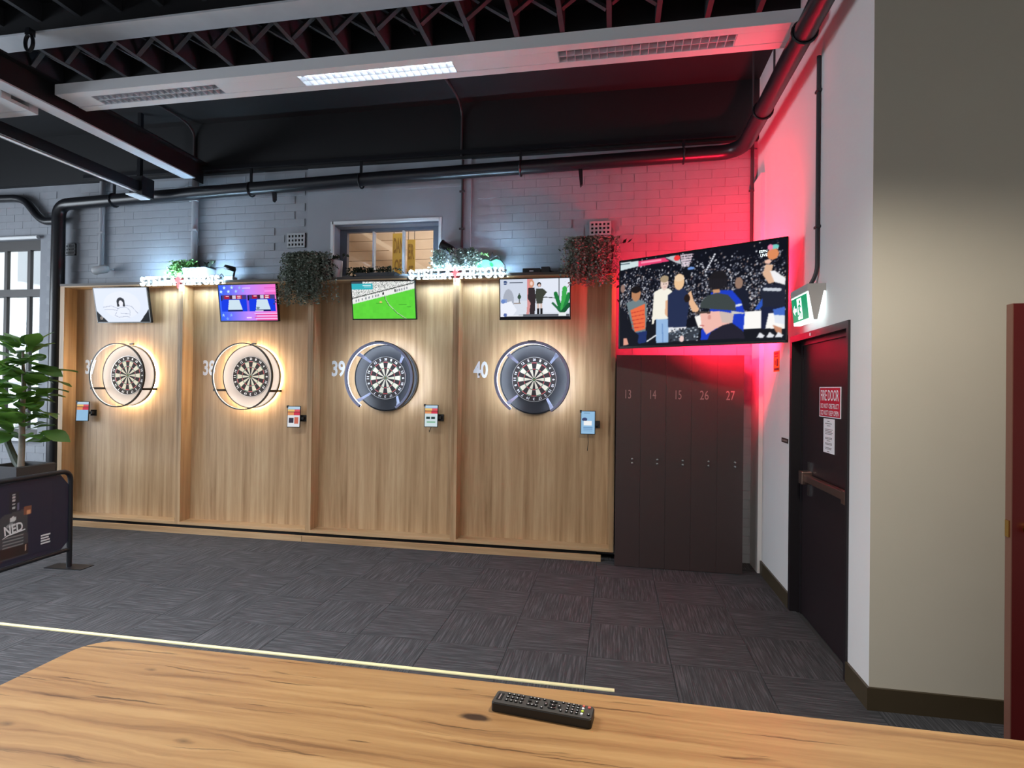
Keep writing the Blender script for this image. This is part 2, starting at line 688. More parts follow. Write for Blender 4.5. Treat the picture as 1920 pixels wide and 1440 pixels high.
FACE_BACK = (R90, 0, 0)          # reads towards -Y
FACE_RIGHT = (R90, 0, -R90)      # reads towards -X
FACE_BANNER = (R90, 0, R90)      # reads towards +X

# ---- flat pictures: a canvas painted in numpy, carried by a fine grid of points


class Canvas:
    def __init__(self, w, h, col):
        self.a = np.zeros((h, w, 3))
        self.a[:] = np.array(col) / 255.0
        self.u = (np.arange(w) / (w - 1))[None, :].repeat(h, 0)
        self.v = (np.arange(h) / (h - 1))[:, None].repeat(w, 1)

    def put(self, m, col, al=1.0):
        c = np.array(col) / 255.0
        self.a[m] = self.a[m] * (1 - al) + c * al
        return self

    def rect(self, x0, y0, x1, y1, col, al=1.0):
        return self.put((self.u >= x0) & (self.u <= x1) & (self.v >= y0) & (self.v <= y1), col, al)

    def ell(self, x, y, rx, ry, col, al=1.0):
        return self.put(((self.u - x) / rx) ** 2 + ((self.v - y) / ry) ** 2 <= 1, col, al)

    def poly(self, pts, col, al=1.0):
        ins = np.zeros(self.u.shape, bool)
        k = len(pts)
        for i in range(k):
            x0, y0 = pts[i]
            x1, y1 = pts[(i + 1) % k]
            if y0 == y1:
                continue
            c = ((y0 > self.v) != (y1 > self.v)) & (self.u < (x1 - x0) * (self.v - y0) / (y1 - y0) + x0)
            ins ^= c
        return self.put(ins, col, al)

    def line(self, pts, wd, col, asp=1.78):
        for (x0, y0), (x1, y1) in zip(pts[:-1], pts[1:]):
            dx, dy = (x1 - x0) * asp, y1 - y0
            L2 = dx * dx + dy * dy + 1e-9
            t = np.clip(((self.u - x0) * asp * dx + (self.v - y0) * dy) / L2, 0, 1)
            d = np.hypot((self.u - x0) * asp - t * dx, self.v - y0 - t * dy)
            self.put(d < wd, col)
        return self

    def soften(self):
        p = np.pad(self.a, ((1, 1), (1, 1), (0, 0)), 'edge')
        h, w, _ = self.a.shape
        self.a = sum(p[i:i + h, j:j + w] * k for i, j, k in ((0, 1, .12), (1, 0, .12), (1, 2, .12), (2, 1, .12), (1, 1, .52)))
        return self

    def mesh(self, name, W, H, material):
        """in local XY, centred, facing +Z"""
        h, w, _ = self.a.shape
        xs = (np.arange(w) / (w - 1) - 0.5) * W
        ys = (0.5 - np.arange(h) / (h - 1)) * H
        co = np.zeros((h, w, 3))
        co[:, :, 0] = xs[None, :]
        co[:, :, 1] = ys[:, None]
        idx = np.arange(h * w).reshape(h, w)
        f = np.stack([idx[1:, :-1], idx[1:, 1:], idx[:-1, 1:], idx[:-1, :-1]], -1).reshape(-1, 4)
        me = bpy.data.meshes.new(name)
        me.vertices.add(h * w)
        me.vertices.foreach_set('co', co.ravel())
        me.loops.add(f.size)
        me.loops.foreach_set('vertex_index', f.ravel().astype(np.int32))
        me.polygons.add(len(f))
        me.polygons.foreach_set('loop_start', np.arange(0, f.size, 4, dtype=np.int32))
        ca = me.color_attributes.new('Col', 'FLOAT_COLOR', 'POINT')
        c = np.clip(self.a, 0, 1).reshape(-1, 3)
        c = np.where(c <= 0.04045, c / 12.92, ((c + 0.055) / 1.055) ** 2.4)
        ca.data.foreach_set('color', np.concatenate([c, np.ones((len(c), 1))], 1).ravel().astype(np.float32))
        me.materials.append(MATS[material])
        me.update()
        me.validate()
        return me


# ================================================================== THE SHELL
XR = 1.3148        # right wall
YW = 5.66          # back wall
YN = 3.209         # return wall on the right
XL = -9.4
ZC = 4.68

# floor with carpet tiles
b = MB().box(XL - 0.2, 4.0, -2.8, YW + 0.3, -0.12, -0.006)
floor = struct(b.build('floor', 'concrete'), 'dark grey carpet tile floor laid quarter-turn', 'floor')
tile = MB()
g = 0.0012
tile.box(-0.25 + g, 0.25 - g, -0.25 + g, 0.25 - g, -0.006, 0.0)
tile_me = tile.mesh('carpet_tile', material='carpet')
rest = MB()
for i in range(-19, 8):
    for j in range(-14, 4):
        cx, cy = -0.15 + 0.25 + 0.5 * i, 3.98 + 0.25 + 0.5 * j
        if cy - 0.25 > YW or cx - 0.25 > 3.9 or cx + 0.25 < XL or cy + 0.25 < -2.6:
            continue
        if cx - 0.25 > XR and cy - 0.25 > YN:
            continue
        seen = cy > 1.6 and cx > -7.4 - 0.2 and cx < 2.2
        if seen:
            add_obj('carpet_tile', tile_me, floor, (cx, cy, 0), (0, 0, R90 if (i + j) % 2 else 0))
        else:
            rest.box(cx - 0.249, cx + 0.249, cy - 0.249, cy + 0.249, -0.006, 0)
tag(rest.build('carpet_tiles_beyond', 'carpet', floor), kind='stuff')


def holed(xs, zs, holes, y0, y1):
    m = MB()
    for i in range(len(xs) - 1):
        for k in range(len(zs) - 1):
            cx, cz = (xs[i] + xs[i + 1]) / 2, (zs[k] + zs[k + 1]) / 2
            if any(h[0] < cx < h[1] and h[2] < cz < h[3] for h in holes):
                continue
            m.box(xs[i], xs[i + 1], y0, y1, zs[k], zs[k + 1])
    return m


W1 = (-8.30, -6.92, 0.97, 3.40)       # left window opening
W2 = (-3.06, -1.835, 2.84, 3.415)     # small high window
b = holed([XL, W1[0], W1[1], W2[0], W2[1], XR + 0.3], [0, W1[2], W2[2], W1[3], W2[3], ZC], [W1, W2], YW + 0.012, YW + 0.27)
wall_back = struct(b.build('wall_back', 'painted_mortar'), 'painted brick back wall above the timber dart bays', 'wall')

# bricks of the painted wall: each one proud of its mortar
PB = (0.245, 0.086)
brick_variants = []
for k in range(6):
    m = MB()
    w, h = PB[0] / 2 - random.uniform(0.0, 0.0008), PB[1] / 2 - random.uniform(0.0004, 0.0022)
    j = lambda: random.uniform(-0.0015, 0.0015)
    fr = -random.uniform(0.0045, 0.0075)
    fx = [(-w + j(), -h + j()), (w + j(), -h + j()), (w + j(), h + j()), (-w + j(), h + j())]
    n = len(m.v)
    m.v += [(p[0], 0, p[1]) for p in fx] + [(p[0] * 0.994, fr, p[1] * 0.955) for p in fx]
    m.f += [(4, 5, 6, 7), (0, 1, 5, 4), (1, 2, 6, 5), (2, 3, 7, 6), (3, 0, 4, 7)]
    brick_variants.append(m.mesh('brick', material='painted_brick'))
vent_boxes = [(-3.60, -3.385, 3.165, 3.325), (-0.27, -0.055, 3.18, 3.32), (-6.56, -6.40, 3.17, 3.31)]


def blocked(x0, x1, z0, z1, extra=()):
    for a in list(vent_boxes) + list(extra):
        if x1 > a[0] - 0.005 and x0 < a[1] + 0.005 and z1 > a[2] - 0.005 and z0 < a[3] + 0.005:
            return True
    return False


nb = 0
for row in range(14):
    z = 2.80 + PB[1] * (row + 0.5)
    x = -6.34 + (0.1225 if row % 2 else 0)
    while x + PB[0] / 2 < -3.36:
        if not blocked(x - PB[0] / 2, x + PB[0] / 2, z - 0.043, z + 0.043):
            add_obj('brick', random.choice(brick_variants), wall_back, (x, YW + 0.012, z))
            nb += 1
        x += PB[0]
# the rest of the painted brickwork, smoother under thick paint
m = MB()
for row in range(47):
    z = PB[1] * (row + 0.5)
    x = -8.9 + (0.1225 if row % 2 else 0)
    while x < XR - 0.02:
        x0, x1, z0, z1 = x - 0.1215, min(x + 0.1215, XR - 0.005), z - 0.042, z + 0.042
        ok = (x0 > -1.50 or x1 < -6.46 or (row < 32 and False))
        if x1 < -6.46 and z0 < 0.0:
            ok = False
        if -1.5 < x0 < 0.0 and z1 < 2.6:
            ok = False
        if z1 > 4.03 or blocked(x0, x1, z0, z1, [W1, W2]):
            ok = False
        if ok:
            d = random.uniform(0.0045, 0.0065)
            m.box(x0 + random.uniform(0, 0.002), x1 - random.uniform(0, 0.002), YW + 0.012 - d, YW + 0.02, z0, z1)
        x += PB[0]
tag(m.build('brickwork_beyond', 'painted_brick', wall_back), kind='stuff')
# smooth rendered patch round the small window
b = holed([-3.36, W2[0], W2[1], -1.50], [2.78, W2[2], W2[3], 4.03], [W2], YW - 0.004, YW + 0.012)
b.build('render_patch', 'painted_render', wall_back)
MB().box(-3.36, -1.60, YW - 0.010, YW - 0.004, 3.75, 3.78).build('render_band', 'painted_render', wall_back)

# black timber fascia at the top of the back wall
struct(MB().box(XL, XR, YW - 0.05, YW + 0.012, 4.03, ZC).build('trim_1', 'black_paint'), 'black painted upper band of the back wall', 'wall')

# right wall with the fire-door opening
D0, D1, DZ = 3.479, 4.557, 2.055
m = MB()
for y0, y1, z0, z1 in ((YN + 0.002, D0, 0, ZC), (D1, YW + 0.2, 0, ZC), (D0, D1, DZ, ZC)):
    m.box(XR, XR + 0.22, y0, y1, z0, z1)
struct(m.build('wall_right', 'white_plaster'), 'white plaster wall holding the fire door', 'wall')
struct(MB().box(XR, 3.2, YN, YN + 0.002, 0, ZC).box(XR + 0.22, 3.2, YN + 0.002, YN + 0.2, 0, ZC).build('wall_return', 'beige_plaster'), 'beige return wall facing the table', 'wall')
struct(MB().box(3.2, 3.4, -2.7, YN, 0, ZC).build('wall_far_right', 'beige_plaster'), 'beige side wall beyond the picture edge', 'wall')
struct(MB().box(XL, 3.4, -2.8, -2.6, 0, ZC).build('wall_front', 'white_plaster'), 'plaster wall behind the camera', 'wall')
m = MB()
WL = (-0.4, 4.3, 0.95, 3.25)  # opening added to let the left fill light in
ys = [-2.7, WL[0], WL[1], YW + 0.2]
zs = [0, WL[2], WL[3], ZC]
for i in range(3):
    for k in range(3):
        if i == 1 and k == 1:
            continue
        m.box(XL - 0.2, XL, ys[i], ys[i + 1], zs[k], zs[k + 1])
struct(m.build('wall_left', 'white_plaster'), 'plaster wall with an opening added for fill light beyond the left edge', 'wall')

# small nib in the corner and skirtings
struct(MB().box(XR - 0.035, XR, YW - 0.28, YW, 0.0, 3.62).build('trim_2', 'white_plaster'), 'boxed pipe casing in the corner beside the lockers', 'trim')
m = MB()
m.box(XR - 0.014, XR, D1 + 0.0, YW - 0.28, 0, 0.115)
m.box(XR - 0.014, XR, YN, D0 - 0.0, 0, 0.115)
struct(m.build('baseboard_right', 'baseboard_olive'), 'dark olive skirting along the white wall', 'baseboard')
struct(MB().box(XR - 0.014, 3.2, YN - 0.014, YN, 0, 0.115).build('baseboard_return', 'baseboard_olive'), 'dark olive skirting along the beige wall', 'baseboard')

# ceiling
ceil = struct(MB().box(XL, 3.4, -2.7, YW + 0.2, ZC, ZC + 0.1).build('ceiling', 'ceiling_black'), 'black ceiling with exposed joists', 'ceiling')
MB().box(XL, XR, 4.47, YW - 0.05, 4.60, ZC).build('soffit', 'ceiling_black', ceil)
MB().box(XL, XR, 4.42, 4.47, 4.40, ZC).build('cross_beam', 'ceiling_black', ceil)
jm = MB().box(-0.019, 0.019, -1.6, 1.6, 0, 0.22).mesh('joist', material='joist_grey')
st = MB().box(-0.19, 0.19, -0.018, 0.018, -0.012, 0.012).mesh('strut', material='joist_grey')
xs = [-5.55 + 0.365 * k for k in range(19)]
for k, x in enumerate(xs):
    add_obj('joist', jm, ceil, (x, 2.82, 4.455))
    if k:
        for s in (-1, 1):
            add_obj('strut', st, ceil, (x - 0.1825, 4.12 + s * 0.03, 4.555), (0, s * 0.48, s * 0.25))

# ------------------------------------------------------------------ ceiling steel and lights
m = MB()
t = thing('steel_beam', (-3.3, 3.62, 4.31), 'grey steel beam crossing the ceiling above the long light bar', 'beam')
MB().box(-8.0, XR - 0.02, 3.53, 3.71, 4.31, 4.325).build('lower_flange', 'steel_grey', t)
MB().box(-8.0, XR - 0.02, 3.612, 3.626, 4.325, 4.60).build('web', 'black_paint', t)  # web and upper flange blackened: their shade is put into the colour
MB().box(-8.0, XR - 0.02, 3.53, 3.71, 4.60, 4.62).build('upper_flange', 'black_paint', t)
m = MB()
t = thing('steel_beam', (-4.63, 3.0, 3.90), 'grey steel beam running back to the wall at upper left', 'beam')
MB().box(-4.70, -4.56, 0.4, 5.40, 3.90, 3.912).build('lower_flange', 'steel_grey', t)
MB().box(-4.637, -4.623, 0.4, 5.60, 3.912, 4.12).build('web', 'black_paint', t)  # shaded web and top of this grey beam painted in as black
MB().box(-4.70, -4.56, 0.4, 5.60, 4.12, 4.135).build('upper_flange', 'black_paint', t)
# hanging hook on the beam
hk = MB().tube([(-4.41 + 0.035 * math.cos(a), 3.50, 4.22 + 0.062 * math.sin(a)) for a in [2 * PI * i / 20 for i in range(20)]], 0.013, 8, closed=True)
hk.box(-4.43, -4.39, 3.48, 3.53, 4.275, 4.325)
single('hook', hk, 'black_pipe', 'black steel ring hanging off the ceiling beam at far left', 'hook')


def light_bar(x0, x1, y0, y1, z, grids, label, group):
    t = thing('light_bar', ((x0 + x1) / 2, (y0 + y1) / 2, z), label, 'light', group)
    edges = [x0] + [e for g_ in grids for e in g_[:2]] + [x1]
    m = MB()
    w = (y1 - y0) * 0.25
    for yy in ((y0, y0 + w), (y1 - w, y1)):
        m.box(x0, x1, yy[0], yy[1], z, z + 0.07)
    m.box(x0, x1, y0, y1, z + 0.07, z + 0.085)
    m.build('housing', 'fixture_white', t)
    for i in range(0, len(edges), 2):
        if edges[i + 1] - edges[i] > 0.03:
            MB().box(edges[i] + 0.004, edges[i + 1] - 0.004, y0 + w + 0.004, y1 - w - 0.004, z + 0.002, z + 0.03).build('cover_plate', 'fixture_white', t)
    for gx0, gx1, on in grids:
        lv = MB()
        n = int((gx1 - gx0) / 0.055)
        ym = (y0 + y1) / 2
        for k in range(n + 1):
            xx = gx0 + (gx1 - gx0) * k / n
            lv.box(xx - 0.0015, xx + 0.0015, y0 + w, y1 - w, z + 0.002, z + 0.034)
        for yy in (y0 + w, ym, y1 - w):
            lv.box(gx0, gx1, yy - 0.002, yy + 0.002, z + 0.002, z + 0.034)
        lv.build('louvre', 'louvre_metal', t)
        MB().box(gx0, gx1, y0 + w, y1 - w, z + 0.062, z + 0.066).build('reflector', 'fixture_white', t)
        for yy in ((y0 + w + ym) / 2, (ym + y1 - w) / 2):
            tb = MB().tube([(gx0 + 0.01, yy, z + 0.05), (gx1 - 0.01, yy, z + 0.05)], 0.008, 8)
            tb.build('lamp_tube', 'lamp_tube_on' if on else 'lamp_tube_off', t)
    return t


light_bar(-4.55, 1.20, 3.82, 4.10, 4.0, [(-4.28, -3.13, 0), (-2.42, -1.19, 1), (-0.42, 0.77, 0)], 'long white recessed light bar with three louvred lamps below the joists', 'hanging light bars')
light_bar(-8.0, -4.74, 3.56, 3.845, 3.86, [(-7.3, -6.1, 0)], 'short white light bar end at the upper left edge', 'hanging light bars')
# suspended black duct, its highlight painted as a pale strip underneath
t = thing('ceiling_duct', (-5.15, 3.6, 3.72), 'black suspended duct with a highlight painted underneath, ending at the wall pipe', 'light', 'hanging light bars')
MB().box(-0.05, 0.05, -1.9, 1.62, 0.006, 0.11).build('body', 'black_pipe', t, local=True)
MB().box(-0.018, 0.018, -1.9, 1.62, 0.0, 0.006).build('diffuser_or_highlight', 'fixture_white', t, local=True)  # pale strip standing for the duct's highlight
MB().box(-0.07, 0.09, 1.62, 1.78, -0.035, 0.17).build('end_bracket', 'black_pipe', t, local=True)
MB().box(-0.06, 0.06, 1.56, 1.76, -0.045, -0.035).build('end_plate', 'fixture_white', t, local=True)
MB().box(-0.02, 0.02, 1.66, 1.70, 0.17, 0.90).build('hanger', 'black_pipe', t, local=True)

# ------------------------------------------------------------------ pipes


def arc_path(p0, c, p1, n=8):
    p0, c, p1 = Vector(p0), Vector(c), Vector(p1)
    return [tuple((1 - s) ** 2 * p0 + 2 * s * (1 - s) * c + s * s * p1) for s in [i / n for i in range(n + 1)]]


YP = 5.545
path = [(-6.515, YP, 0.02), (-6.515, YP, 3.60)] + arc_path((-6.515, YP, 3.60), (-6.515, YP, 3.745), (-6.36, YP, 3.75)) + [(-2.5, YP, 3.84), (0.85, YP, 3.89)] + \
    arc_path((0.90, YP, 3.89), (1.14, YP, 3.89), (1.14, YP - 0.26, 3.89)) + [(1.14, 3.3, 3.89)]
p0 = []
for q in path:
    if not p0 or (Vector(q) - Vector(p0[-1])).length > 0.012:
        p0.append(q)
t = thing('wall_pipe', (-6.515, YP, 0), 'fat black pipe running up, across and round the walls above the bays', 'pipe')
rr = [0.082 if q[2] < 3.6 else 0.068 for q in p0]
MB().tube(p0, rr, 20).build('pipe', 'black_pipe', t, smooth=True)
for x in (-5.75, -3.98, -2.68, -0.96, 0.62):
    z = 3.75 + (x + 6.36) / 7.26 * 0.14
    m = MB().box(x - 0.012, x + 0.012, YP - 0.01, YP + 0.01, z + 0.06, 4.03)
    m.tube([(x, YP + 0.075 * math.cos(a), z + 0.075 * math.sin(a)) for a in [2 * PI * i / 16 for i in range(16)]], 0.009, 6, closed=True)
    m.build('pipe_hanger', 'black_pipe', t)
for y in (4.75, 3.75):
    MB().tube([(1.14 + 0.075 * math.cos(a), y, 3.89 + 0.075 * math.sin(a)) for a in [2 * PI * i / 16 for i in range(16)]], 0.009, 6, closed=True).build('pipe_clamp', 'black_pipe', t)
MB().tube([(1.13, YP - 0.5, 3.96), (1.13, YP - 0.5, 4.6)], 0.008, 6).build('pipe_rod', 'dark_conduit', t)
MB().tube([(1.17, 4.55, 3.96), (1.17, 4.55, 4.6)], 0.008, 6).build('pipe_rod', 'dark_conduit', t)
for x, z in ((-0.36, 3.72), (-3.70, 3.73)):
    m = MB()
    m.prism([(x - 0.02, z + 0.09), (x + 0.02, z + 0.09), (x + 0.025, z - 0.06), (x, z - 0.085)], YP - 0.02, YP + 0.02, 'y')
    m.build('pipe_bracket', 'black_pipe', t)
# cable duct along the fascia just above
single('cable_duct', MB().box(-6.2, 1.1, YW - 0.10, YW - 0.05, 4.05, 4.09), 'black_pipe', 'thin black duct along the top of the back wall above the fat pipe', 'pipe')
# left branch pipe
path = [(-8.4, 5.60, 3.90), (-7.22, 5.60, 3.875)] + arc_path((-7.2, 5.60, 3.87), (-7.09, 5.60, 3.86), (-7.02, 5.60, 3.79), 5) + arc_path((-6.9, 5.60, 3.66), (-6.82, 5.60, 3.58), (-6.72, 5.59, 3.57), 5) + [(-6.55, 5.575, 3.565)]
single('branch_pipe', MB().tube(path, 0.045, 14), 'black_pipe', 'black cranked branch pipe above the left window', 'pipe', smooth=True)

for name, x, r, z0, z1, mt, lab in (('wall_conduit', -1.592, 0.013, 2.80, 4.02, 'dark_conduit', 'thin dark vertical conduit right of the small high window'),
                                    ('wall_conduit', -4.745, 0.036, 2.96, 4.02, 'painted_pipe', 'thick grey painted conduit rising behind the first planter box'),
                                    ('wall_conduit', -6.00, 0.030, 2.99, 4.02, 'painted_pipe', 'grey painted conduit rising above the security camera'),
                                    ('wall_conduit', 1.262, 0.014, 2.30, 4.02, 'dark_conduit', 'thin red-lit conduit in the corner behind the big television')):
    c = thing(name, (x, YW - r, z0), lab, 'conduit', 'conduits on the back wall')
    MB().tube([(0, 0, 0), (0, 0, z1 - z0)], r, 10).build('tube', mt, c, smooth=True, local=True)
    for zz in (0.25, 0.45):
        MB().box(-r - 0.015, r + 0.015, -r - 0.004, 0, (z1 - z0) * zz * 1.6, (z1 - z0) * zz * 1.6 + 0.018).build('saddle_clip', mt, c, local=True)
for x in (-1.592, -4.745):
    single('ceiling_conduit', MB().tube([(x - 0.10, 4.15, 4.585)] + arc_path((x - 0.02, 5.3, 4.585), (x, 5.58, 4.585), (x, 5.595, 4.45), 6) + [(x, 5.595, 4.04)], 0.012, 8), 'dark_conduit',
           'thin conduit running over the ceiling and down towards the small window' if x > -2 else 'thin conduit running over the ceiling and down above the first planter box', 'conduit', smooth=True)

# ------------------------------------------------------------------ windows
# small high window to the next room
w2 = struct(thing('window_2', (-2.45, YW + 0.1, W2[2]), None, None))
m = MB()
m.box(W2[0] - 0.0, W2[1] + 0.0, YW - 0.012, YW + 0.02, W2[3] - 0.012, W2[3] + 0.018)
m.box(W2[0] - 0.018, W2[0] + 0.012, YW - 0.012, YW + 0.02, W2[2], W2[3] + 0.018)
m.box(W2[1] - 0.012, W2[1] + 0.018, YW - 0.012, YW + 0.02, W2[2], W2[3] + 0.018)
m.build('window_trim', 'window_trim_white', w2)
yy0, yy1 = YW + 0.17, YW + 0.22
m = MB()
m.box(W2[0], W2[1], yy0, yy1, 3.36, W2[3]).box(W2[0], W2[1], yy0, yy1, W2[2], 2.875)
m.box(W2[0], -2.975, yy0, yy1, 2.875, 3.36).box(-1.965, W2[1], yy0, yy1, 2.875, 3.36)
m.build('window_frame', 'window_frame_grey', w2)
MB().box(W2[0] + 0.02, W2[1] - 0.02, YW + 0.03, YW + 0.14, 3.385, W2[3] - 0.012).build('blind_box', 'window_frame_grey', w2)
panes = [-2.975, -2.66, -2.31, -1.965]
for i in range(3):
    MB().box(panes[i] + 0.008, panes[i + 1] - 0.008, yy0 + 0.02, yy0 + 0.025, 2.875, 3.36).build('pane', 'window_glass', w2)
for x in panes[1:3]:
    MB().box(x - 0.010, x + 0.010, yy0 - 0.002, yy1, 2.875, 3.36).build('glazing_bar', 'window_trim_white', w2)
# next room seen through it: boarded ceiling slope with rafters and a hanging yellow board
nr = struct(thing('next_room', (-2.4, 7.4, 2.6), None, None), 'tan boarded room seen through the small window', 'room')
for k in range(14):
    z = 2.62 + k * 0.15
    MB().box(-4.3, -0.6, 7.80 + k * 0.008, 7.84 + k * 0.008, z, z + 0.142).build('board', 'plank_tan', nr)
for (x0, z0, x1, z1) in ((-4.0, 4.1, -2.0, 2.9), (-4.1, 3.45, -3.0, 2.75)):
    d = Vector((x1 - x0, 0, z1 - z0)).normalized()
    nn = Vector((-d.z, 0, d.x)) * 0.03
    MB().prism([(x0 + nn.x, z0 + nn.z), (x1 + nn.x, z1 + nn.z), (x1 - nn.x, z1 - nn.z), (x0 - nn.x, z0 - nn.z)], 7.6, 7.7, 'y').build('rafter', 'beam_cream', nr)
struct(MB().box(-4.5, -0.4, YW + 0.27, 8.2, 2.40, 2.46).box(-4.5, -0.4, YW + 0.27, 8.2, 4.7, 4.76).box(-4.56, -4.5, YW + 0.27, 8.2, 2.4, 4.76).box(-0.4, -0.34, YW + 0.27, 8.2, 2.4, 4.76).box(-4.5, -0.4, 8.1, 8.2, 2.4, 4.76).build('wall_next_room', 'plank_tan'), 'tan walls of the next room', 'wall')
for x, y, w, s1, s2, lab in ((-2.80, 6.9, 0.16, 'DAN', 'OF', 'yellow lettered board behind the middle pane of the small window'),
                             (-2.635, 6.93, 0.105, 'ER', 'ST', 'yellow lettered board behind the right pane of the small window')):
    t = thing('yellow_board', (x, y, 2.90), lab, 'sign', 'yellow boards in the next room')
    h = 0.74 if w > 0.12 else 0.66
    MB().box(-w / 2, w / 2, 0, 0.012, 0, h).build('board', 'danger_yellow', t, local=True)
    text_part('lettering', s1, 'danger_ink', t, w * 0.8, 0.20, (0, -0.003, h - 0.16), FACE_BACK)
    text_part('lettering', s2, 'danger_ink', t, w * 0.6, 0.16, (0, -0.003, h - 0.42), FACE_BACK)
    MB().tube([(-w * 0.4, 0.006, h), (-w * 0.4, 0.006, 1.79)], 0.004, 6).build('cord', 'dark_conduit', t, local=True)
    MB().tube([(w * 0.4, 0.006, h), (w * 0.4, 0.006, 1.79)], 0.004, 6).build('cord', 'dark_conduit', t, local=True)

# left sash window
w1 = struct(thing('window_1', (-7.6, YW + 0.1, W1[2]), None, None))
yy0, yy1 = YW + 0.10, YW + 0.15
xa, xb = W1[0], W1[1]
zm = 2.20
m = MB()
m.box(xa, xb, yy0, yy1, 3.28, W1[3]).box(xa, xb, yy0, yy1, W1[2], W1[2] + 0.08)
m.box(xa, xa + 0.06, yy0, yy1, W1[2], W1[3]).box(xb - 0.055, xb, yy0, yy1, W1[2], W1[3])
m.box(xa, xb, yy0 - 0.02, yy1, 2.70, 2.79)
m.build('window_frame', 'window_frame_dark', w1)
cols = [xa + 0.06, -7.90, -7.55, -7.20, xb - 0.055]
for x in cols[1:-1]:
    MB().box(x - 0.022, x + 0.022, yy0, yy1 - 0.01, W1[2] + 0.08, 3.28).build('glazing_bar', 'window_frame_dark', w1)
rows = [W1[2] + 0.08, 1.62, 2.18, 2.70]
for z in rows[1:-1]:
    MB().box(xa + 0.06, xb - 0.055, yy0 + 0.005, yy1 - 0.012, z - 0.012, z + 0.012).build('glazing_bar', 'window_trim_white', w1)
for i in range(4):
    for z0, z1 in list(zip(rows[:-1], rows[1:])) + [(2.79, 3.28)]:
        MB().box(cols[i], cols[i + 1], yy0 + 0.02, yy0 + 0.024, z0, z1).build('pane', 'window_glass', w1)
MB().box(xa - 0.02, xb + 0.03, YW - 0.05, YW + 0.012, W1[2] - 0.05, W1[2]).build('window_sill', 'window_trim_white', w1)
MB().tube([(xa, YW - 0.03, 3.40), (xb + 0.01, YW - 0.03, 3.40)], 0.022, 10).build('blind_tube', 'blind_white', w1, smooth=True)
# street facade outside
fac = struct(MB().box(-11, -5.2, 8.6, 8.8, -0.5, 6.0).build('facade', 'facade_pale'), 'pale facade across the lane seen through the left window', 'building')
for x in (-10.2, -9.2, -8.2, -7.2):
    for z in (0.4, 1.6, 2.8, 4.0):
        MB().box(x, x + 0.75, 8.56, 8.60, z, z + 0.9).build('facade_window', 'facade_grey', fac)
struct(MB().box(-11, -4.7, YW + 0.27, 9, -0.2, -0.1).build('ground_lane', 'facade_grey'), 'pale paved lane outside the left window', 'ground')

# ------------------------------------------------------------------ air vents
for (x0, x1, z0, z1), lab in zip(vent_boxes, ('grey pierced air brick left of the small high window', 'grey pierced air brick above the right hanging plant', 'grey pierced air brick beside the black standpipe')):
    t = thing('air_vent', ((x0 + x1) / 2, YW - 0.012, z0), lab, 'vent', 'air bricks in the back wall')
    nx, nz = 5, 3
    W, H = x1 - x0, z1 - z0
    MB().box(-W / 2, W / 2, 0.012, 0.024, 0, H).build('hole_backing', 'vent_hole', t, local=True)
    m = MB()
    cw, ch = W / (nx + 0.45), H / (nz + 0.45)
    bx = [-W / 2] + [-W / 2 + cw * 0.45 + cw * k for k in range(nx)]
    for k in range(nx + 1):
        xx = -W / 2 + cw * k
        m.box(xx, min(xx + cw * 0.45, W / 2), 0, 0.014, 0, H)
    for k in range(nz + 1):
        zz = ch * k
        m.box(-W / 2, W / 2, 0.0005, 0.014, zz, min(zz + ch * 0.45, H))
    m.build('grille', 'vent_grey', t, local=True)

# ================================================================== DART BAYS
YF = 5.463
YB = 5.622
ZB, ZT = 0.078, 2.785
WB = 1.5815
XB = [-5.544, -3.962, -2.381, -0.799]
XD = [-6.349, -4.772, -3.190, -1.592, -0.002]       # centre lines of the uprights
WHO = ['leftmost, under the line-drawing screen', 'second from left, under the starred screen', 'third from left, under the green-field screen', 'rightmost, under the presenters screen']
for i in range(4):
    n = 37 + i
    x0, x1 = XD[i] + (0 if i else -0.03), XD[i + 1] + (0 if i < 3 else 0.005)
    t = thing('dart_bay', ((x0 + x1) / 2, YW, ZB), 'oak laminate dart bay cabinet numbered %d, %s' % (n, WHO[i]), 'cabinet', 'dart bay cabinets along the back wall')
    MB().box(x0 + 0.0, x1 - 0.0, YB, YW - 0.006, ZB, ZT).build('back_panel', 'oak_vertical', t)
    tl = 0.06 if i == 0 else 0.03
    MB().box(x0, x0 + tl, YF, YB, ZB, ZT - 0.026).build('side_panel', 'oak_vertical', t)
    MB().box(x1 - (0.03 if i < 3 else 0.042), x1, YF, YB, ZB, ZT - 0.026).build('side_panel', 'oak_vertical', t)
    MB().box(x0 + tl, x1 - 0.042 if i == 3 else x1 - 0.03, YF, YB, ZB, ZB + 0.030).build('bottom_rail', 'oak_horizontal', t)
    MB().box(x0 + tl, x1 - 0.042 if i == 3 else x1 - 0.03, YF, YB, ZT - 0.04, ZT - 0.026).build('top_rail', 'oak_horizontal', t)
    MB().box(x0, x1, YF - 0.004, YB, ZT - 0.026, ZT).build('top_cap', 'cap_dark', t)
    text_part('bay_number', str(n), 'number_white', t, 0.155, 0.175, (XB[i] - 0.565 - (x0 + x1) / 2, YB - 0.003 - YW, 1.825 - ZB), FACE_BACK)
for x0, x1, lab in ((-6.38, -3.22, 'left oak kickboard on the floor, below the two hoop-lamp bays'), (-3.215, -0.115, 'right oak kickboard on the floor, ending beside the lockers')):
    single('kickboard', MB().box(x0, x1, 5.395, 5.43, 0.0, 0.058), 'oak_horizontal', lab, 'board', 'kickboards under the bays')
single('plinth', MB().box(-6.3, -0.16, 5.50, 5.64, 0.0, ZB), 'black_paint', 'black recessed plinth carrying the four dart bays', 'plinth')


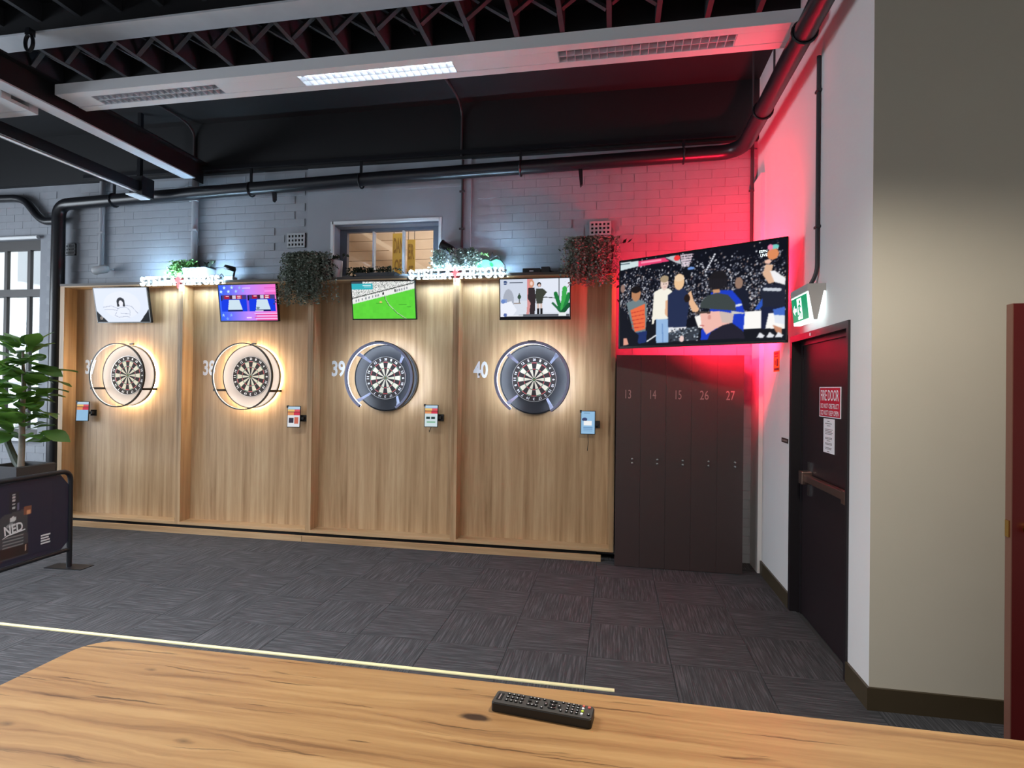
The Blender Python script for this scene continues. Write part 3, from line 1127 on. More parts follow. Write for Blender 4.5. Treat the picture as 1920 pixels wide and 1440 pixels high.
# ------------------------------------------------------------------ dartboards
def sector(r0, r1, h, n=4):
    m = MB()
    a = math.radians(9)
    pts = [(r1 * math.sin(-a + 2 * a * k / n), r1 * math.cos(-a + 2 * a * k / n)) for k in range(n + 1)]
    if r0 > 0:
        pts += [(r0 * math.sin(a - 2 * a * k / n), r0 * math.cos(a - 2 * a * k / n)) for k in range(n + 1)]
    else:
        pts += [(0, 0)]
    return m.prism(pts[::-1], 0, h)


SEG = {}
for nm, r0, r1 in (('inner_single', 0.016, 0.099), ('treble', 0.099, 0.107), ('outer_single', 0.107, 0.162), ('double', 0.162, 0.170)):
    for c in ('sisal_black', 'sisal_cream', 'sisal_red', 'sisal_green'):
        SEG[nm, c] = sector(r0 + 0.0004, r1 - 0.0004, 0.0025).mesh(nm + '_segment', material=c)
ORDER = [20, 1, 18, 4, 13, 6, 10, 15, 2, 17, 3, 19, 7, 16, 8, 11, 14, 9, 12, 5]


def ring_torus(R, r, seg=64, z=0.0, a0=0.0, a1=None, s2=10):
    if a1 is None:
        pts = [(R * math.cos(2 * PI * k / seg), R * math.sin(2 * PI * k / seg), z) for k in range(seg)]
        return MB().tube(pts, r, s2, closed=True)
    pts = [(R * math.cos(a0 + (a1 - a0) * k / seg), R * math.sin(a0 + (a1 - a0) * k / seg), z) for k in range(seg + 1)]
    return MB().tube(pts, r, s2)


for i in range(4):
    n = 37 + i
    warm = i < 2
    base = YB
    # surround ring: local z points into the room
    sd = thing('dartboard_surround', (XB[i], base, 1.73), ('pale grey foam' if warm else 'black foam') + ' dartboard surround, %s' % WHO[i], 'surround', 'dartboard surrounds', FACE_BACK)
    s0 = 0.026
    MB().lathe([(0.2262, s0), (0.338, s0), (0.345, s0 + 0.006), (0.345, s0 + 0.020), (0.338, s0 + 0.027), (0.2262, s0 + 0.027), (0.2262, s0)], 56).build('foam_ring', 'surround_grey' if warm else 'surround_black', sd, smooth=True, local=True, fix=True)
    MB().lathe([(0.346, s0 + 0.002), (0.352, s0 + 0.002), (0.352, s0 + 0.026), (0.346, s0 + 0.026), (0.346, s0 + 0.002)], 56).build('rim', 'ring_black', sd, smooth=True, local=True, fix=True)
    MB().lathe([(0.26, 0.0), (0.26, s0)], 32).build('spacer', 'ring_black', sd, local=True)
    if warm:
        ring_torus(0.334, 0.006, 48, 0.012, s2=6).build('halo_strip', 'led_warm', sd, local=True)
    db = thing('dartboard', (XB[i], base, 1.73), 'bristle dartboard of bay %d, %s' % (n, WHO[i]), 'dartboard', 'dartboards', FACE_BACK)
    MB().lathe([(0.0, s0 + 0.0005), (0.2255, s0 + 0.0005), (0.2255, s0 + 0.030), (0.170, s0 + 0.030), (0.0, s0 + 0.030)], 48).build('board_body', 'sisal_black', db, local=True, fix=True)
    z = s0 + 0.0302
    ring_torus(0.2225, 0.0026, 56, z + 0.001, s2=6).build('number_ring', 'board_wire', db, local=True)
    ring_torus(0.1705, 0.0012, 56, z + 0.0025, s2=6).build('double_wire', 'board_wire', db, local=True)
    ring_torus(0.107, 0.0010, 48, z + 0.0025, s2=6).build('treble_wire', 'board_wire', db, local=True)
    MB().lathe([(0.0, z + 0.003), (0.0063, z + 0.003), (0.0063, z)], 16).build('bullseye', 'sisal_red', db, local=True, fix=True)
    MB().lathe([(0.0063, z + 0.0026), (0.0157, z + 0.0026), (0.0157, z)], 16).build('outer_bull', 'sisal_green', db, local=True, fix=True)
    for k in range(20):
        a = -k * PI / 10
        dk = k % 2 == 0
        for nm in ('inner_single', 'treble', 'outer_single', 'double'):
            c = ('sisal_red' if dk else 'sisal_green') if nm in ('treble', 'double') else ('sisal_black' if dk else 'sisal_cream')
            add_obj(nm + '_segment', SEG[nm, c], db, (0, 0, z), (0, 0, a))
        wd = 0.018 if ORDER[k] < 10 else 0.030
        o = text_part('score_number', str(ORDER[k]), 'number_white', db, wd, 0.026, (0.197 * math.sin(-a), 0.197 * math.cos(a), z + 0.0015), (0, 0, a))
    # ring light in front
    if warm:
        rl = thing('ring_light', (XB[i], base, 1.73), 'thin black hoop lamp before a dartboard, %s' % WHO[i], 'lamp', 'dartboard hoop lamps', FACE_BACK)
        zr = 0.19
        MB().lathe([(0.352, zr), (0.364, zr), (0.364, zr + 0.022), (0.352, zr + 0.022), (0.352, zr)], 72).build('hoop', 'ring_black', rl, smooth=True, local=True, fix=True)
        MB().lathe([(0.3515, zr + 0.003), (0.3515, zr + 0.014)], 72).build('led_strip', 'led_warm_inner', rl, local=True)
        MB().lathe([(0.353, zr - 0.001), (0.363, zr - 0.001)], 72).build('led_strip', 'led_warm_white', rl, local=True)
        for s in (-1, 1):
            x = s * 0.331
            MB().box(x - 0.012, x + 0.012, -0.166, -0.142, 0.0, zr + 0.02).build('arm', 'ring_black', rl, local=True)
        MB().box(-0.025, 0.025, 0.355, 0.375, 0.0, 0.02).build('clip', 'ring_black', rl, local=True)
    else:
        rl = thing('ring_light', (XB[i], base, 1.73), 'open lilac-grey four-armed ring lamp, %s' % WHO[i], 'lamp', 'dartboard ring lamps', FACE_BACK)
        zr = 0.20
        a0, a1 = math.radians(-58), math.radians(235)
        prof = [(0.346, zr), (0.370, zr), (0.370, zr + 0.045), (0.346, zr + 0.045), (0.346, zr)]
        MB().lathe(prof, 64, a0=a0, a1=a1).build('hoop', 'ring_lilac', rl, smooth=True, local=True, fix=True)
        MB().lathe([(0.371, zr + 0.004), (0.374, zr + 0.004), (0.374, zr + 0.03), (0.371, zr + 0.03)], 64, a0=a0, a1=a1).build('outer_band', 'ring_black', rl, local=True)
        MB().lathe([(0.345, zr + 0.004), (0.345, zr + 0.020)], 64, a0=a0, a1=a1).build('led_strip', 'led_cool_inner', rl, local=True)
        MB().lathe([(0.350, zr - 0.001), (0.366, zr - 0.001)], 64, a0=a0, a1=a1).build('led_strip', 'led_cool', rl, local=True)
        for ang in (45, 135, 225, 305):
            a = math.radians(ang)
            c, s = math.cos(a), math.sin(a)
            m = MB()
            for (ra, wa), (rb, wb), (za, zb) in (((0.232, 0.011), (0.300, 0.014), (0.066, 0.135)), ((0.300, 0.014), (0.352, 0.022), (0.135, 0.215))):
                q = []
                for r_, w_, z_ in ((ra, wa, za), (rb, wb, zb)):
                    q.append([(r_ * c - w_ * s, r_ * s + w_ * c, z_), (r_ * c + w_ * s, r_ * s - w_ * c, z_)])
                (p1, p2), (p3, p4) = q
                nn = len(m.v)
                m.v += [p1, p2, p4, p3] + [(p[0], p[1], p[2] - 0.012) for p in (p1, p2, p4, p3)]
                m.f += [tuple(nn + j for j in f) for f in ((0, 1, 2, 3), (7, 6, 5, 4), (0, 4, 5, 1), (1, 5, 6, 2), (2, 6, 7, 3), (3, 7, 4, 0))]
            m.build('arm', 'ring_arm', rl, local=True, fix=True)
        MB().box(-0.04, 0.04, 0.366, 0.376, zr + 0.005, zr + 0.05).build('latch', 'ring_black', rl, local=True)


# ------------------------------------------------------------------ screens of the bays
def scr37():
    c = Canvas(120, 68, (226, 234, 250))
    c.ell(0.5, 0.5, 0.35, 0.4, (240, 242, 254), 0.5)
    ln = (170, 178, 196)
    c.line([(0.14, 0.56), (0.30, 0.52), (0.42, 0.60)], 0.008, ln)
    c.line([(0.16, 0.62), (0.30, 0.62), (0.40, 0.66)], 0.008, ln)
    c.line([(0.56, 0.50), (0.68, 0.54), (0.78, 0.74)], 0.008, ln)
    c.line([(0.40, 0.62), (0.48, 0.56), (0.58, 0.57), (0.64, 0.66), (0.63, 0.80)], 0.008, ln)
    c.line([(0.38, 0.72), (0.34, 0.80), (0.42, 0.86), (0.56, 0.83), (0.62, 0.86)], 0.008, ln)
    c.line([(0.46, 0.74), (0.60, 0.76)], 0.010, ln)
    c.ell(0.485, 0.40, 0.075, 0.125, (34, 36, 44))
    c.rect(0.41, 0.40, 0.56, 0.54, (34, 36, 44))
    c.ell(0.485, 0.45, 0.040, 0.085, (240, 240, 250))
    c.rect(0.45, 0.51, 0.52, 0.56, (232, 236, 250))
    c.poly([(0, 0.66), (0.20, 1.01), (0, 1.01)], (12, 13, 18))
    c.poly([(1, 0.62), (1, 1.01), (0.80, 1.01)], (12, 13, 18))
    c.ell(0.075, 0.88, 0.024, 0.045, (190, 180, 170))
    c.ell(0.075, 0.88, 0.012, 0.02, (40, 36, 40))
    return c


def star(c, x, y, r, col):
    pts = []
    for k in range(10):
        a = -R90 + k * PI / 5
        rr_ = r if k % 2 == 0 else r * 0.42
        pts.append((x + rr_ * math.cos(a) / 1.78, y + rr_ * math.sin(a)))
    c.poly(pts, col)


def scr38():
    c = Canvas(150, 84, (60, 90, 240))
    t_ = c.u[:, :, None]
    a, b_, d = np.array((50, 100, 250)), np.array((196, 140, 255)), np.array((255, 120, 210))
    c.a = np.where(t_ < 0.5, a + (b_ - a) * t_ * 2, b_ + (d - b_) * (t_ - 0.5) * 2) / 255
    for k in range(6):
        y = 0.80 + k * 0.036
        c.put((c.u > 0.6 + 0.02 * (k % 3)) & (abs(c.v - y) < 0.016), (236, 60, 110) if k % 2 else (255, 226, 250), 0.75)
    for y, q in ((0.10, (220, 90, 190)), (0.19, (255, 180, 250)), (0.25, (226, 80, 170))):
        c.put((c.u > 0.8) & (abs(c.v - y) < 0.012), q, 0.7)
    for x, y, al in ((0.10, 0.08, 255), (0.235, 0.075, 245), (0.37, 0.08, 190), (0.04, 0.19, 255), (0.17, 0.185, 245), (0.305, 0.18, 215), (0.43, 0.17, 170), (0.05, 0.84, 210), (0.19, 0.84, 175), (0.12, 0.94, 165)):
        star(c, x, y, 0.055, (al - 40, al, 255))
    c.rect(0.42, 0.085, 0.56, 0.10, (255, 240, 250))
    for x0 in (0.03, 0.52):
        c.rect(x0, 0.28, x0 + 0.455, 0.745, (20, 60, 230))
        c.rect(x0, 0.28, x0 + 0.455, 0.40, (70, 60, 130))
        for a_, b2, q in ((0.06, 0.15, (170, 20, 60)), (0.155, 0.20, (70, 30, 50)), (0.20, 0.26, (210, 200, 220)), (0.27, 0.37, (190, 24, 70))):
            c.rect(x0 + a_, 0.29, x0 + b2, 0.395, q)
        c.rect(x0 + 0.09, 0.31, x0 + 0.14, 0.33, (250, 200, 220))
        c.rect(x0 + 0.29, 0.31, x0 + 0.35, 0.33, (250, 220, 230))
        c.rect(x0 + 0.29, 0.355, x0 + 0.35, 0.375, (250, 220, 230))
        c.poly([(x0 + 0.14, 0.41), (x0 + 0.32, 0.41), (x0 + 0.37, 0.70), (x0 + 0.11, 0.70)], (206, 226, 240))
        c.rect(x0 + 0.11, 0.695, x0 + 0.37, 0.735, (16, 22, 90))
    c.rect(0.48, 0.28, 0.52, 0.745, (130, 90, 230))
    c.rect(0.50, 0.30, 0.525, 0.44, (16, 18, 60))
    c.rect(0.03, 0.30, 0.05, 0.44, (16, 18, 60))
    c.ell(0.67, 0.65, 0.03, 0.035, (120, 140, 150))
    c.rect(0.62, 0.715, 0.76, 0.745, (230, 220, 250))
    c.rect(0.46, 0.90, 0.55, 0.93, (255, 220, 250))
    return c


def scr39():
    rng = np.random.default_rng(3)
    c = Canvas(150, 84, (96, 214, 62))
    nz = rng.random((12, 20))
    big = np.kron(nz, np.ones((7, 8)))[:84, :150]
    c.a *= (0.97 + 0.05 * big)[:, :, None]
    bnd = 0.60 - 0.40 * c.u
    c.put(c.v < bnd, (240, 240, 238))
    sp = rng.random((84, 150))
    c.put((c.v < bnd - 0.12) & (sp < 0.20), (70, 72, 74))
    c.put((c.v < bnd - 0.12) & (sp > 0.92), (160, 190, 170))
    c.put((abs(c.v - (bnd - 0.155)) < 0.012), (70, 72, 70))
    c.put((abs(c.v - (bnd - 0.01)) < 0.012), (225, 235, 225))
    for x in (0.06, 0.10, 0.16, 0.22, 0.27, 0.33, 0.38, 0.42, 0.72, 0.76, 0.80, 0.84, 0.88):
        c.put((abs(c.u - x) < 0.012) & (abs(c.v - (bnd - 0.065)) < 0.03), (150, 156, 160))
    c.put((abs(c.u - 0.50) < 0.014) & (abs(c.v - (bnd - 0.075)) < 0.035), (30, 34, 36))
    c.put((abs(c.u - 0.69) < 0.012) & (abs(c.v - (bnd - 0.075)) < 0.035), (30, 34, 36))
    c.rect(0, 0.06, 0.34, 0.21, (54, 176, 190))
    c.rect(0.18, 0.09, 0.31, 0.11, (220, 245, 250))
    c.rect(0.20, 0.14, 0.31, 0.155, (200, 240, 245))
    c.rect(0, 0.0, 0.18, 0.05, (60, 70, 80))
    c.line([(0.525, 0.38), (0.53, 0.48), (0.58, 0.63), (0.70, 0.84), (0.84, 1.0)], 0.010, (36, 80, 40))
    c.line([(0.532, 0.38), (0.538, 0.48), (0.588, 0.63), (0.71, 0.84), (0.85, 1.0)], 0.006, (206, 236, 190))
    c.ell(0.455, 0.55, 0.022, 0.022, (232, 196, 120))
    c.ell(0.43, 0.58, 0.05, 0.010, (58, 140, 44))
    c.ell(0.80, 0.62, 0.08, 0.010, (78, 176, 54))
    c.ell(0.90, 0.68, 0.05, 0.008, (78, 176, 54))
    return c


def scr40():
    c = Canvas(150, 84, (216, 222, 234))
    c.rect(0, 0, 0.40, 0.55, (206, 214, 230))
    c.rect(0.56, 0, 1, 0.85, (226, 232, 244))
    c.rect(0.39, 0, 0.47, 0.62, (222, 140, 140))
    c.rect(0.84, 0, 0.855, 0.7, (90, 96, 104))
    c.ell(0.12, 0.55, 0.08, 0.30, (170, 176, 190))
    c.poly([(0, 0.62), (0.16, 0.55), (0.24, 0.78), (0.18, 0.92), (0, 0.96)], (236, 240, 250))
    c.ell(0.04, 0.56, 0.03, 0.05, (80, 110, 180))
    c.rect(0.02, 0.50, 0.10, 0.60, (120, 150, 210), 0.7)
    c.rect(0.20, 0.60, 0.30, 0.62, (150, 132, 120))
    c.rect(0.27, 0.35, 0.285, 0.60, (90, 96, 90))
    c.ell(0.278, 0.45, 0.025, 0.06, (60, 84, 70))
    # two presenters
    c.ell(0.455, 0.12, 0.038, 0.10, (206, 150, 120))
    c.ell(0.455, 0.12, 0.020, 0.05, (240, 208, 196))
    c.poly([(0.41, 0.22), (0.50, 0.22), (0.515, 0.46), (0.50, 0.90), (0.43, 0.90), (0.40, 0.46)], (52, 44, 48))
    c.poly([(0.40, 0.50), (0.44, 0.60), (0.42, 0.88), (0.38, 0.88)], (214, 150, 150))
    c.ell(0.565, 0.15, 0.030, 0.06, (30, 28, 30))
    c.ell(0.567, 0.17, 0.018, 0.04, (222, 190, 180))
    c.poly([(0.52, 0.25), (0.62, 0.25), (0.68, 0.34), (0.63, 0.44), (0.61, 0.62), (0.53, 0.62), (0.51, 0.44)], (62, 66, 58))
    c.rect(0.535, 0.62, 0.565, 0.74, (214, 190, 180))
    c.rect(0.580, 0.62, 0.61, 0.74, (214, 190, 180))
    c.rect(0.535, 0.74, 0.57, 0.93, (28, 28, 30))
    c.rect(0.58, 0.74, 0.615, 0.93, (28, 28, 30))
    c.line([(0.63, 0.46), (0.82, 0.49)], 0.010, (60, 62, 66))
    # plant
    for (x0, y0, x1, y1, w, q) in ((0.88, 0.80, 0.80, 0.38, 0.05, (30, 120, 60)), (0.90, 0.80, 0.93, 0.26, 0.06, (60, 170, 80)), (0.92, 0.80, 0.99, 0.40, 0.05, (34, 128, 64)), (0.88, 0.84, 0.76, 0.62, 0.03, (40, 110, 70)), (0.90, 0.84, 0.99, 0.66, 0.05, (24, 84, 50))):
        c.line([(x0, y0), (x1, y1)], w, q)
    c.poly([(0, 0.95), (0.4, 0.88), (1, 0.88), (1, 1), (0, 1)], (96, 100, 108))
    c.rect(0, 0.94, 1, 1, (14, 15, 18))
    c.rect(0.84, 0.855, 0.95, 0.93, (230, 236, 236))
    c.ell(0.07, 0.90, 0.025, 0.045, (90, 110, 170))
    c.rect(0.11, 0.91, 0.33, 0.93, (235, 238, 244))
    c.ell(0.075, 0.09, 0.028, 0.05, (44, 70, 120))
    c.rect(0.04, 0.085, 0.11, 0.10, (230, 234, 244))
    c.rect(0.14, 0.075, 0.33, 0.105, (96, 104, 120))
    return c


TVS = [(-5.571, 5.495, 2.532, 0.028, 0.189, scr37, 'small tilted television showing a line drawing of a woman, above the board of bay 37'),
       (-3.915, 5.430, 2.525, 0.006, 0.150, scr38, 'small tilted television showing blue and pink stars, above the board of bay 38'),
       (-2.386, 5.495, 2.538, 0.040, 0.177, scr39, 'small tilted television showing a green sports field, above the board of bay 39'),
       (-0.780, 5.400, 2.512, 0.004, 0.120, scr40, 'small tilted television showing two presenters and a plant, above the board of bay 40')]
for x, y, z, ya, ti, fn, lab in TVS:
    W, H = 0.70, 0.405
    t = thing('television', (x, y, z), lab, 'television', 'televisions above the dartboards', (R90 + ti, 0, ya))
    # local: x right, y up, z towards the viewer
    MB().box(-W / 2, W / 2, -H / 2, H / 2, -0.035, -0.003).build('casing', 'tv_black', t, local=True, bevel=0.003)
    bz = MB()
    bw = 0.009
    bz.box(-W / 2, W / 2, H / 2 - bw, H / 2, -0.003, 0).box(-W / 2, W / 2, -H / 2, -H / 2 + bw * 1.4, -0.003, 0)
    bz.box(-W / 2, -W / 2 + bw, -H / 2, H / 2, -0.003, 0).box(W / 2 - bw, W / 2, -H / 2, H / 2, -0.003, 0)
    bz.build('bezel', 'tv_black', t, local=True)
    add_obj('screen', fn().mesh('screen', W - 2 * bw, H - 2 * bw, 'screen_picture'), t, (0, bw * 0.2, -0.0022))
    MB().box(-0.06, 0.06, -0.10, 0.04, -0.09 if y > 5.45 else -0.16, -0.035).build('bracket', 'tv_black', t, local=True)

# phones on little arms
def phone_canvas(k):
    c = Canvas(36, 56, (150, 192, 226))
    if k in (0, 1, 2):
        c.rect(0, 0.0, 1, 0.10, (190, 214, 232))
        c.rect(0, 0.14, 0.55, 0.24, (236, 196, 120))
        c.rect(0.55, 0.14, 1, 0.24, (224, 96, 104))
        c.rect(0, 0.24, 1, 0.28, (120, 60, 60))
        c.rect(0, 0.28, 0.5, 0.42, (226, 150, 96))
        c.rect(0.5, 0.28, 1, 0.42, (206, 60, 80))
        if k == 1:
            c.rect(0, 0.42, 1, 1, (226, 228, 232))
            c.rect(0.1, 0.56, 0.5, 0.8, (60, 56, 70))
            c.rect(0.55, 0.52, 0.9, 0.85, (204, 110, 90))
        if k == 2:
            c.rect(0, 0.40, 1, 1, (206, 222, 226))
            c.rect(0.1, 0.54, 0.4, 0.64, (40, 60, 60))
            c.rect(0.5, 0.54, 0.8, 0.64, (40, 60, 60))
            c.rect(0.15, 0.75, 0.85, 0.82, (130, 180, 150))
    else:
        c.rect(0.2, 0.06, 0.65, 0.09, (60, 80, 100))
        c.ell(0.25, 0.36, 0.2, 0.08, (60, 70, 110))
        c.rect(0.2, 0.42, 0.78, 0.62, (246, 246, 246))
        for y in (0.70, 0.78, 0.86):
            c.rect(0.15, y, 0.85, y + 0.03, (110, 150, 190))
    return c


for k, (x, z, ya) in enumerate(((-6.115, 1.305, 0.35), (-3.412, 1.30, 0.25), (-1.86, 1.342, 0.12), (-0.256, 1.312, 0.0))):
    n = 37 + k
    t = thing('score_phone', (x, 5.53, z), ['scoring phone with a plain pale-blue lower half, leftmost of the four', 'scoring phone with a white lower half, at the right side of the second bay', 'scoring phone at lower right of the board under the green-field screen', 'scoring phone with a blue page and white box, nearest the lockers'][k], 'phone', 'scoring phones', (R90 - 0.06, 0, ya * 0.6))
    W, H = 0.145, 0.232
    MB().box(-W / 2, W / 2, -H / 2, H / 2, -0.012, 0).build('case', 'black_plastic', t, local=True, bevel=0.004)
    add_obj('screen', phone_canvas(k).mesh('screen', W - 0.014, H - 0.014, 'phone_picture'), t, (0, 0, 0.0008))
    s = 1 if k else 1
    MB().box(0.02 * s, 0.05 * s + 0.05, -0.03, 0.0, -0.075, -0.012).build('arm', 'black_plastic', t, local=True)
    MB().box(0.05, 0.115, -0.05, 0.02, -0.09, -0.06).build('wall_mount', 'black_plastic', t, local=True)
    MB().box(-W / 2 - 0.008, -W / 2 + 0.01, H / 2 - 0.02, H / 2 + 0.006, -0.014, 0.003).build('grip', 'black_plastic', t, local=True)
    if k >= 2:
        path = [(0, -H / 2, -0.006), (0.004, -H / 2 - 0.08, -0.01), (-0.002, -H / 2 - (0.16 if k == 3 else 0.06), -0.006)] if k == 3 else [(0, -H / 2, -0.006), (-0.02, -H / 2 - 0.05, -0.02), (-0.03, -H / 2 - 0.03, -0.05)]
        MB().tube(path, 0.003, 6).build('cable', 'cable_black', t, local=True)

# ------------------------------------------------------------------ illuminated letter signs
GL = {
    'S': (0.62, [[(0.88, 0.76), (0.72, 0.95), (0.45, 1.0), (0.2, 0.92), (0.14, 0.74), (0.3, 0.58), (0.7, 0.42), (0.88, 0.24), (0.78, 0.06), (0.5, 0.0), (0.24, 0.06), (0.1, 0.24)]]),
    'T': (0.72, [[(0.02, 0.78), (0.05, 1), (0.95, 1), (0.98, 0.78)], [(0.5, 1), (0.5, 0)], [(0.3, 0), (0.7, 0)]]),
    'E': (0.66, [[(0.2, 0), (0.2, 1)], [(0.02, 1), (0.88, 1), (0.9, 0.8)], [(0.2, 0.52), (0.68, 0.52)], [(0.02, 0), (0.9, 0), (0.94, 0.22)]]),
    'L': (0.62, [[(0.2, 0), (0.2, 1)], [(0.02, 1), (0.4, 1)], [(0.02, 0), (0.9, 0), (0.94, 0.24)]]),
    'A': (0.80, [[(0.1, 0), (0.5, 1), (0.9, 0)], [(0.26, 0.36), (0.74, 0.36)], [(0.0, 0), (0.22, 0)], [(0.78, 0), (1.0, 0)]]),
    'R': (0.76, [[(0.2, 0), (0.2, 1)], [(0.02, 1), (0.6, 1), (0.8, 0.9), (0.82, 0.68), (0.62, 0.52), (0.2, 0.5)], [(0.5, 0.5), (0.86, 0.02), (1, 0.0)], [(0.02, 0), (0.4, 0)]]),
    'O': (0.80, [[(0.5 + 0.46 * math.sin(2 * PI * k / 18), 0.5 + 0.5 * math.cos(2 * PI * k / 18)) for k in range(19)]]),
    'I': (0.36, [[(0.5, 0), (0.5, 1)], [(0.15, 0), (0.85, 0)], [(0.15, 1), (0.85, 1)]]),
}


def strokes(ch, w, h, hw, z0, z1):
    m = MB()
    for st_ in GL[ch][1]:
        for (x0, y0), (x1, y1) in zip(st_[:-1], st_[1:]):
            a = Vector((x0 * w, y0 * h))
            b_ = Vector((x1 * w, y1 * h))
            d = (b_ - a)
            if d.length < 1e-6:
                continue
            d.normalize()
            a -= d * hw * 0.6
            b_ += d * hw * 0.6
            nn = Vector((-d.y, d.x)) * hw
            m.prism([(a - nn)[:], (b_ - nn)[:], (b_ + nn)[:], (a + nn)[:]], z0, z1)
    return m


SH = 0.088
letter_me = {}
for ch in GL:
    w = GL[ch][0] * SH * 0.98
    letter_me[ch] = (w, strokes(ch, w, SH, 0.0065, 0.0, 0.022).mesh('letter', material='sign_white_glow'), strokes(ch, w, SH, 0.0032, 0.0225, 0.0245).mesh('letter_face', material='sign_letter_face'))


def word_width(s, gap):
    return sum(letter_me[c][0] for c in s) + gap * (len(s) - 1)


for cx, y, zb, which in ((-4.757, 5.425, 2.737, 'left pair of bays'), (-1.588, 5.425, 2.737, 'right pair of bays')):
    t = thing('letter_sign', (cx, y, zb), 'white glowing letter sign with red emblem over the %s' % which, 'sign', 'illuminated letter signs', FACE_BACK)
    gap = 0.019
    for word, x0 in (('STELLA', -0.048 - word_width('STELLA', gap)), ('ARTOIS', 0.052)):
        x = x0
        for ch in word:
            w, me, fme = letter_me[ch]
            o = add_obj('letter', me, t, (x, 0, 0))
            add_obj('letter_face', fme, o)
            x += w + gap
    L = 0.52
    MB().box(-L, L, 0.002, 0.026, -0.010, -0.006).box(-L, L, 0.056, 0.080, -0.010, -0.006).build('mounting_rail', 'dark_grey_plastic', t, local=True)
    MB().box(-0.50, 0.50, 0.0125, 0.0195, -0.017, -0.011).build('led_strip', 'sign_led', t, local=True)
    MB().box(-0.50, 0.50, 0.072, 0.079, -0.017, -0.011).build('led_strip', 'sign_led_blue', t, local=True)
    for xx in (-0.4, 0.4):
        MB().box(xx - 0.01, xx + 0.01, -0.0, 0.074, -0.037, -0.010).build('mounting_bracket', 'dark_grey_plastic', t, local=True)
    pts = []
    for k, r_ in enumerate((0.075, 0.016, 0.036, 0.016, 0.046, 0.016, 0.036, 0.016, 0.092, 0.016, 0.036, 0.016, 0.046, 0.016, 0.036, 0.016)):
        a = R90 - k * 2 * PI / 16
        pts.append((r_ * math.cos(a), 0.05 + r_ * math.sin(a)))
    MB().prism(pts[::-1], 0.002, 0.034).build('emblem', 'sign_red_glow', t, local=True)


# ------------------------------------------------------------------ plants on top of the bays
def trailing(name, rng, starts, leaf, mt_parent, material, drop, spread, nstr, fwd=0.03, climb=0.05, ymin=-0.12):
    """strings of small leaves that rise out of the pot, tip over its rim and hang"""
    m = MB()
    for s in range(nstr):
        x, y, z = starts[rng.integers(len(starts))]
        x += rng.normal(0, 0.02)
        p = Vector((x, y, z))
        L = drop * rng.uniform(0.35, 1.0)
        n = int((L + climb + 0.1) / 0.016)
        out = Vector((rng.normal(0, spread), -fwd * rng.uniform(0.4, 1.5), 0))
        for k in range(n):
            f = k / n
            if f < 0.18:
                p = p + out * 0.25 + Vector((0, 0, climb / max(1, n * 0.18)))
            else:
                p = p + Vector((rng.normal(0, 0.003) + out.x * 0.03, rng.normal(0, 0.002), -0.015))
            p.y = min(p.y, 0.10)
            p.y = max(p.y, ymin)
            if p.z < 0.035:
                if ymin > -0.12:
                    break
                p.y = min(p.y, -0.135)
            for _ in range(2):
                a = rng.uniform(0, 2 * PI)
                el = rng.uniform(-0.9, 0.5)
                d = Vector((math.cos(a) * math.cos(el), math.sin(a) * math.cos(el), math.sin(el)))
                l_ = leaf * rng.uniform(0.6, 1.2)
                side = d.cross(Vector((rng.normal(), rng.normal(), rng.normal()))).normalized() * l_ * 0.32
                n0 = len(m.v)
                tip = p + d * l_
                mid = p + d * l_ * 0.5
                if max(tip.y, (mid + side).y, (mid - side).y) > (0.085 if p.z > 0.035 else -0.108) or (ymin > -0.12 and min(tip.z, (mid + side).z, (mid - side).z) < 0.004):
                    continue
                m.v += [tuple(p), tuple(mid + side), tuple(tip), tuple(mid - side)]
                m.f += [(n0, n0 + 1, n0 + 2, n0 + 3)]
    return tag(m.build(name, material, mt_parent, local=True), kind='stuff')


def planter(loc, w, d, h, potmat, label, starts, drop, spread, nstr, leafmat, leaf=0.022, second=None, fwd=0.03, climb=0.05, seed=1, ymin=-0.12):
    rng = np.random.default_rng(seed)
    t = thing('trailing_plant', loc, label, 'plant', 'planters on top of the bays')
    m = MB()
    k = 0.86
    n0 = len(m.v)
    for s, zz in ((k, 0), (1, h), (0.93, h), (0.93 * k, 0.012)):
        m.v += [(-w / 2 * s, -d / 2 * s, zz), (w / 2 * s, -d / 2 * s, zz), (w / 2 * s, d / 2 * s, zz), (-w / 2 * s, d / 2 * s, zz)]
    m.f.append((3, 2, 1, 0))
    for r_ in range(3):
        for q in range(4):
            m.f.append((r_ * 4 + q, r_ * 4 + (q + 1) % 4, r_ * 4 + 4 + (q + 1) % 4, r_ * 4 + 4 + q))
    m.f.append((12, 13, 14, 15))
    m.build('pot', potmat, t, local=True)
    MB().box(-w / 2 * 0.9, w / 2 * 0.9, -d / 2 * 0.9, d / 2 * 0.9, h * 0.7, h * 0.88).build('soil', 'soil', t, local=True)
    trailing('foliage', rng, starts, leaf, t, leafmat, drop, spread, nstr, fwd, climb, ymin)
    if second:
        trailing('foliage', rng, *second)
    return t


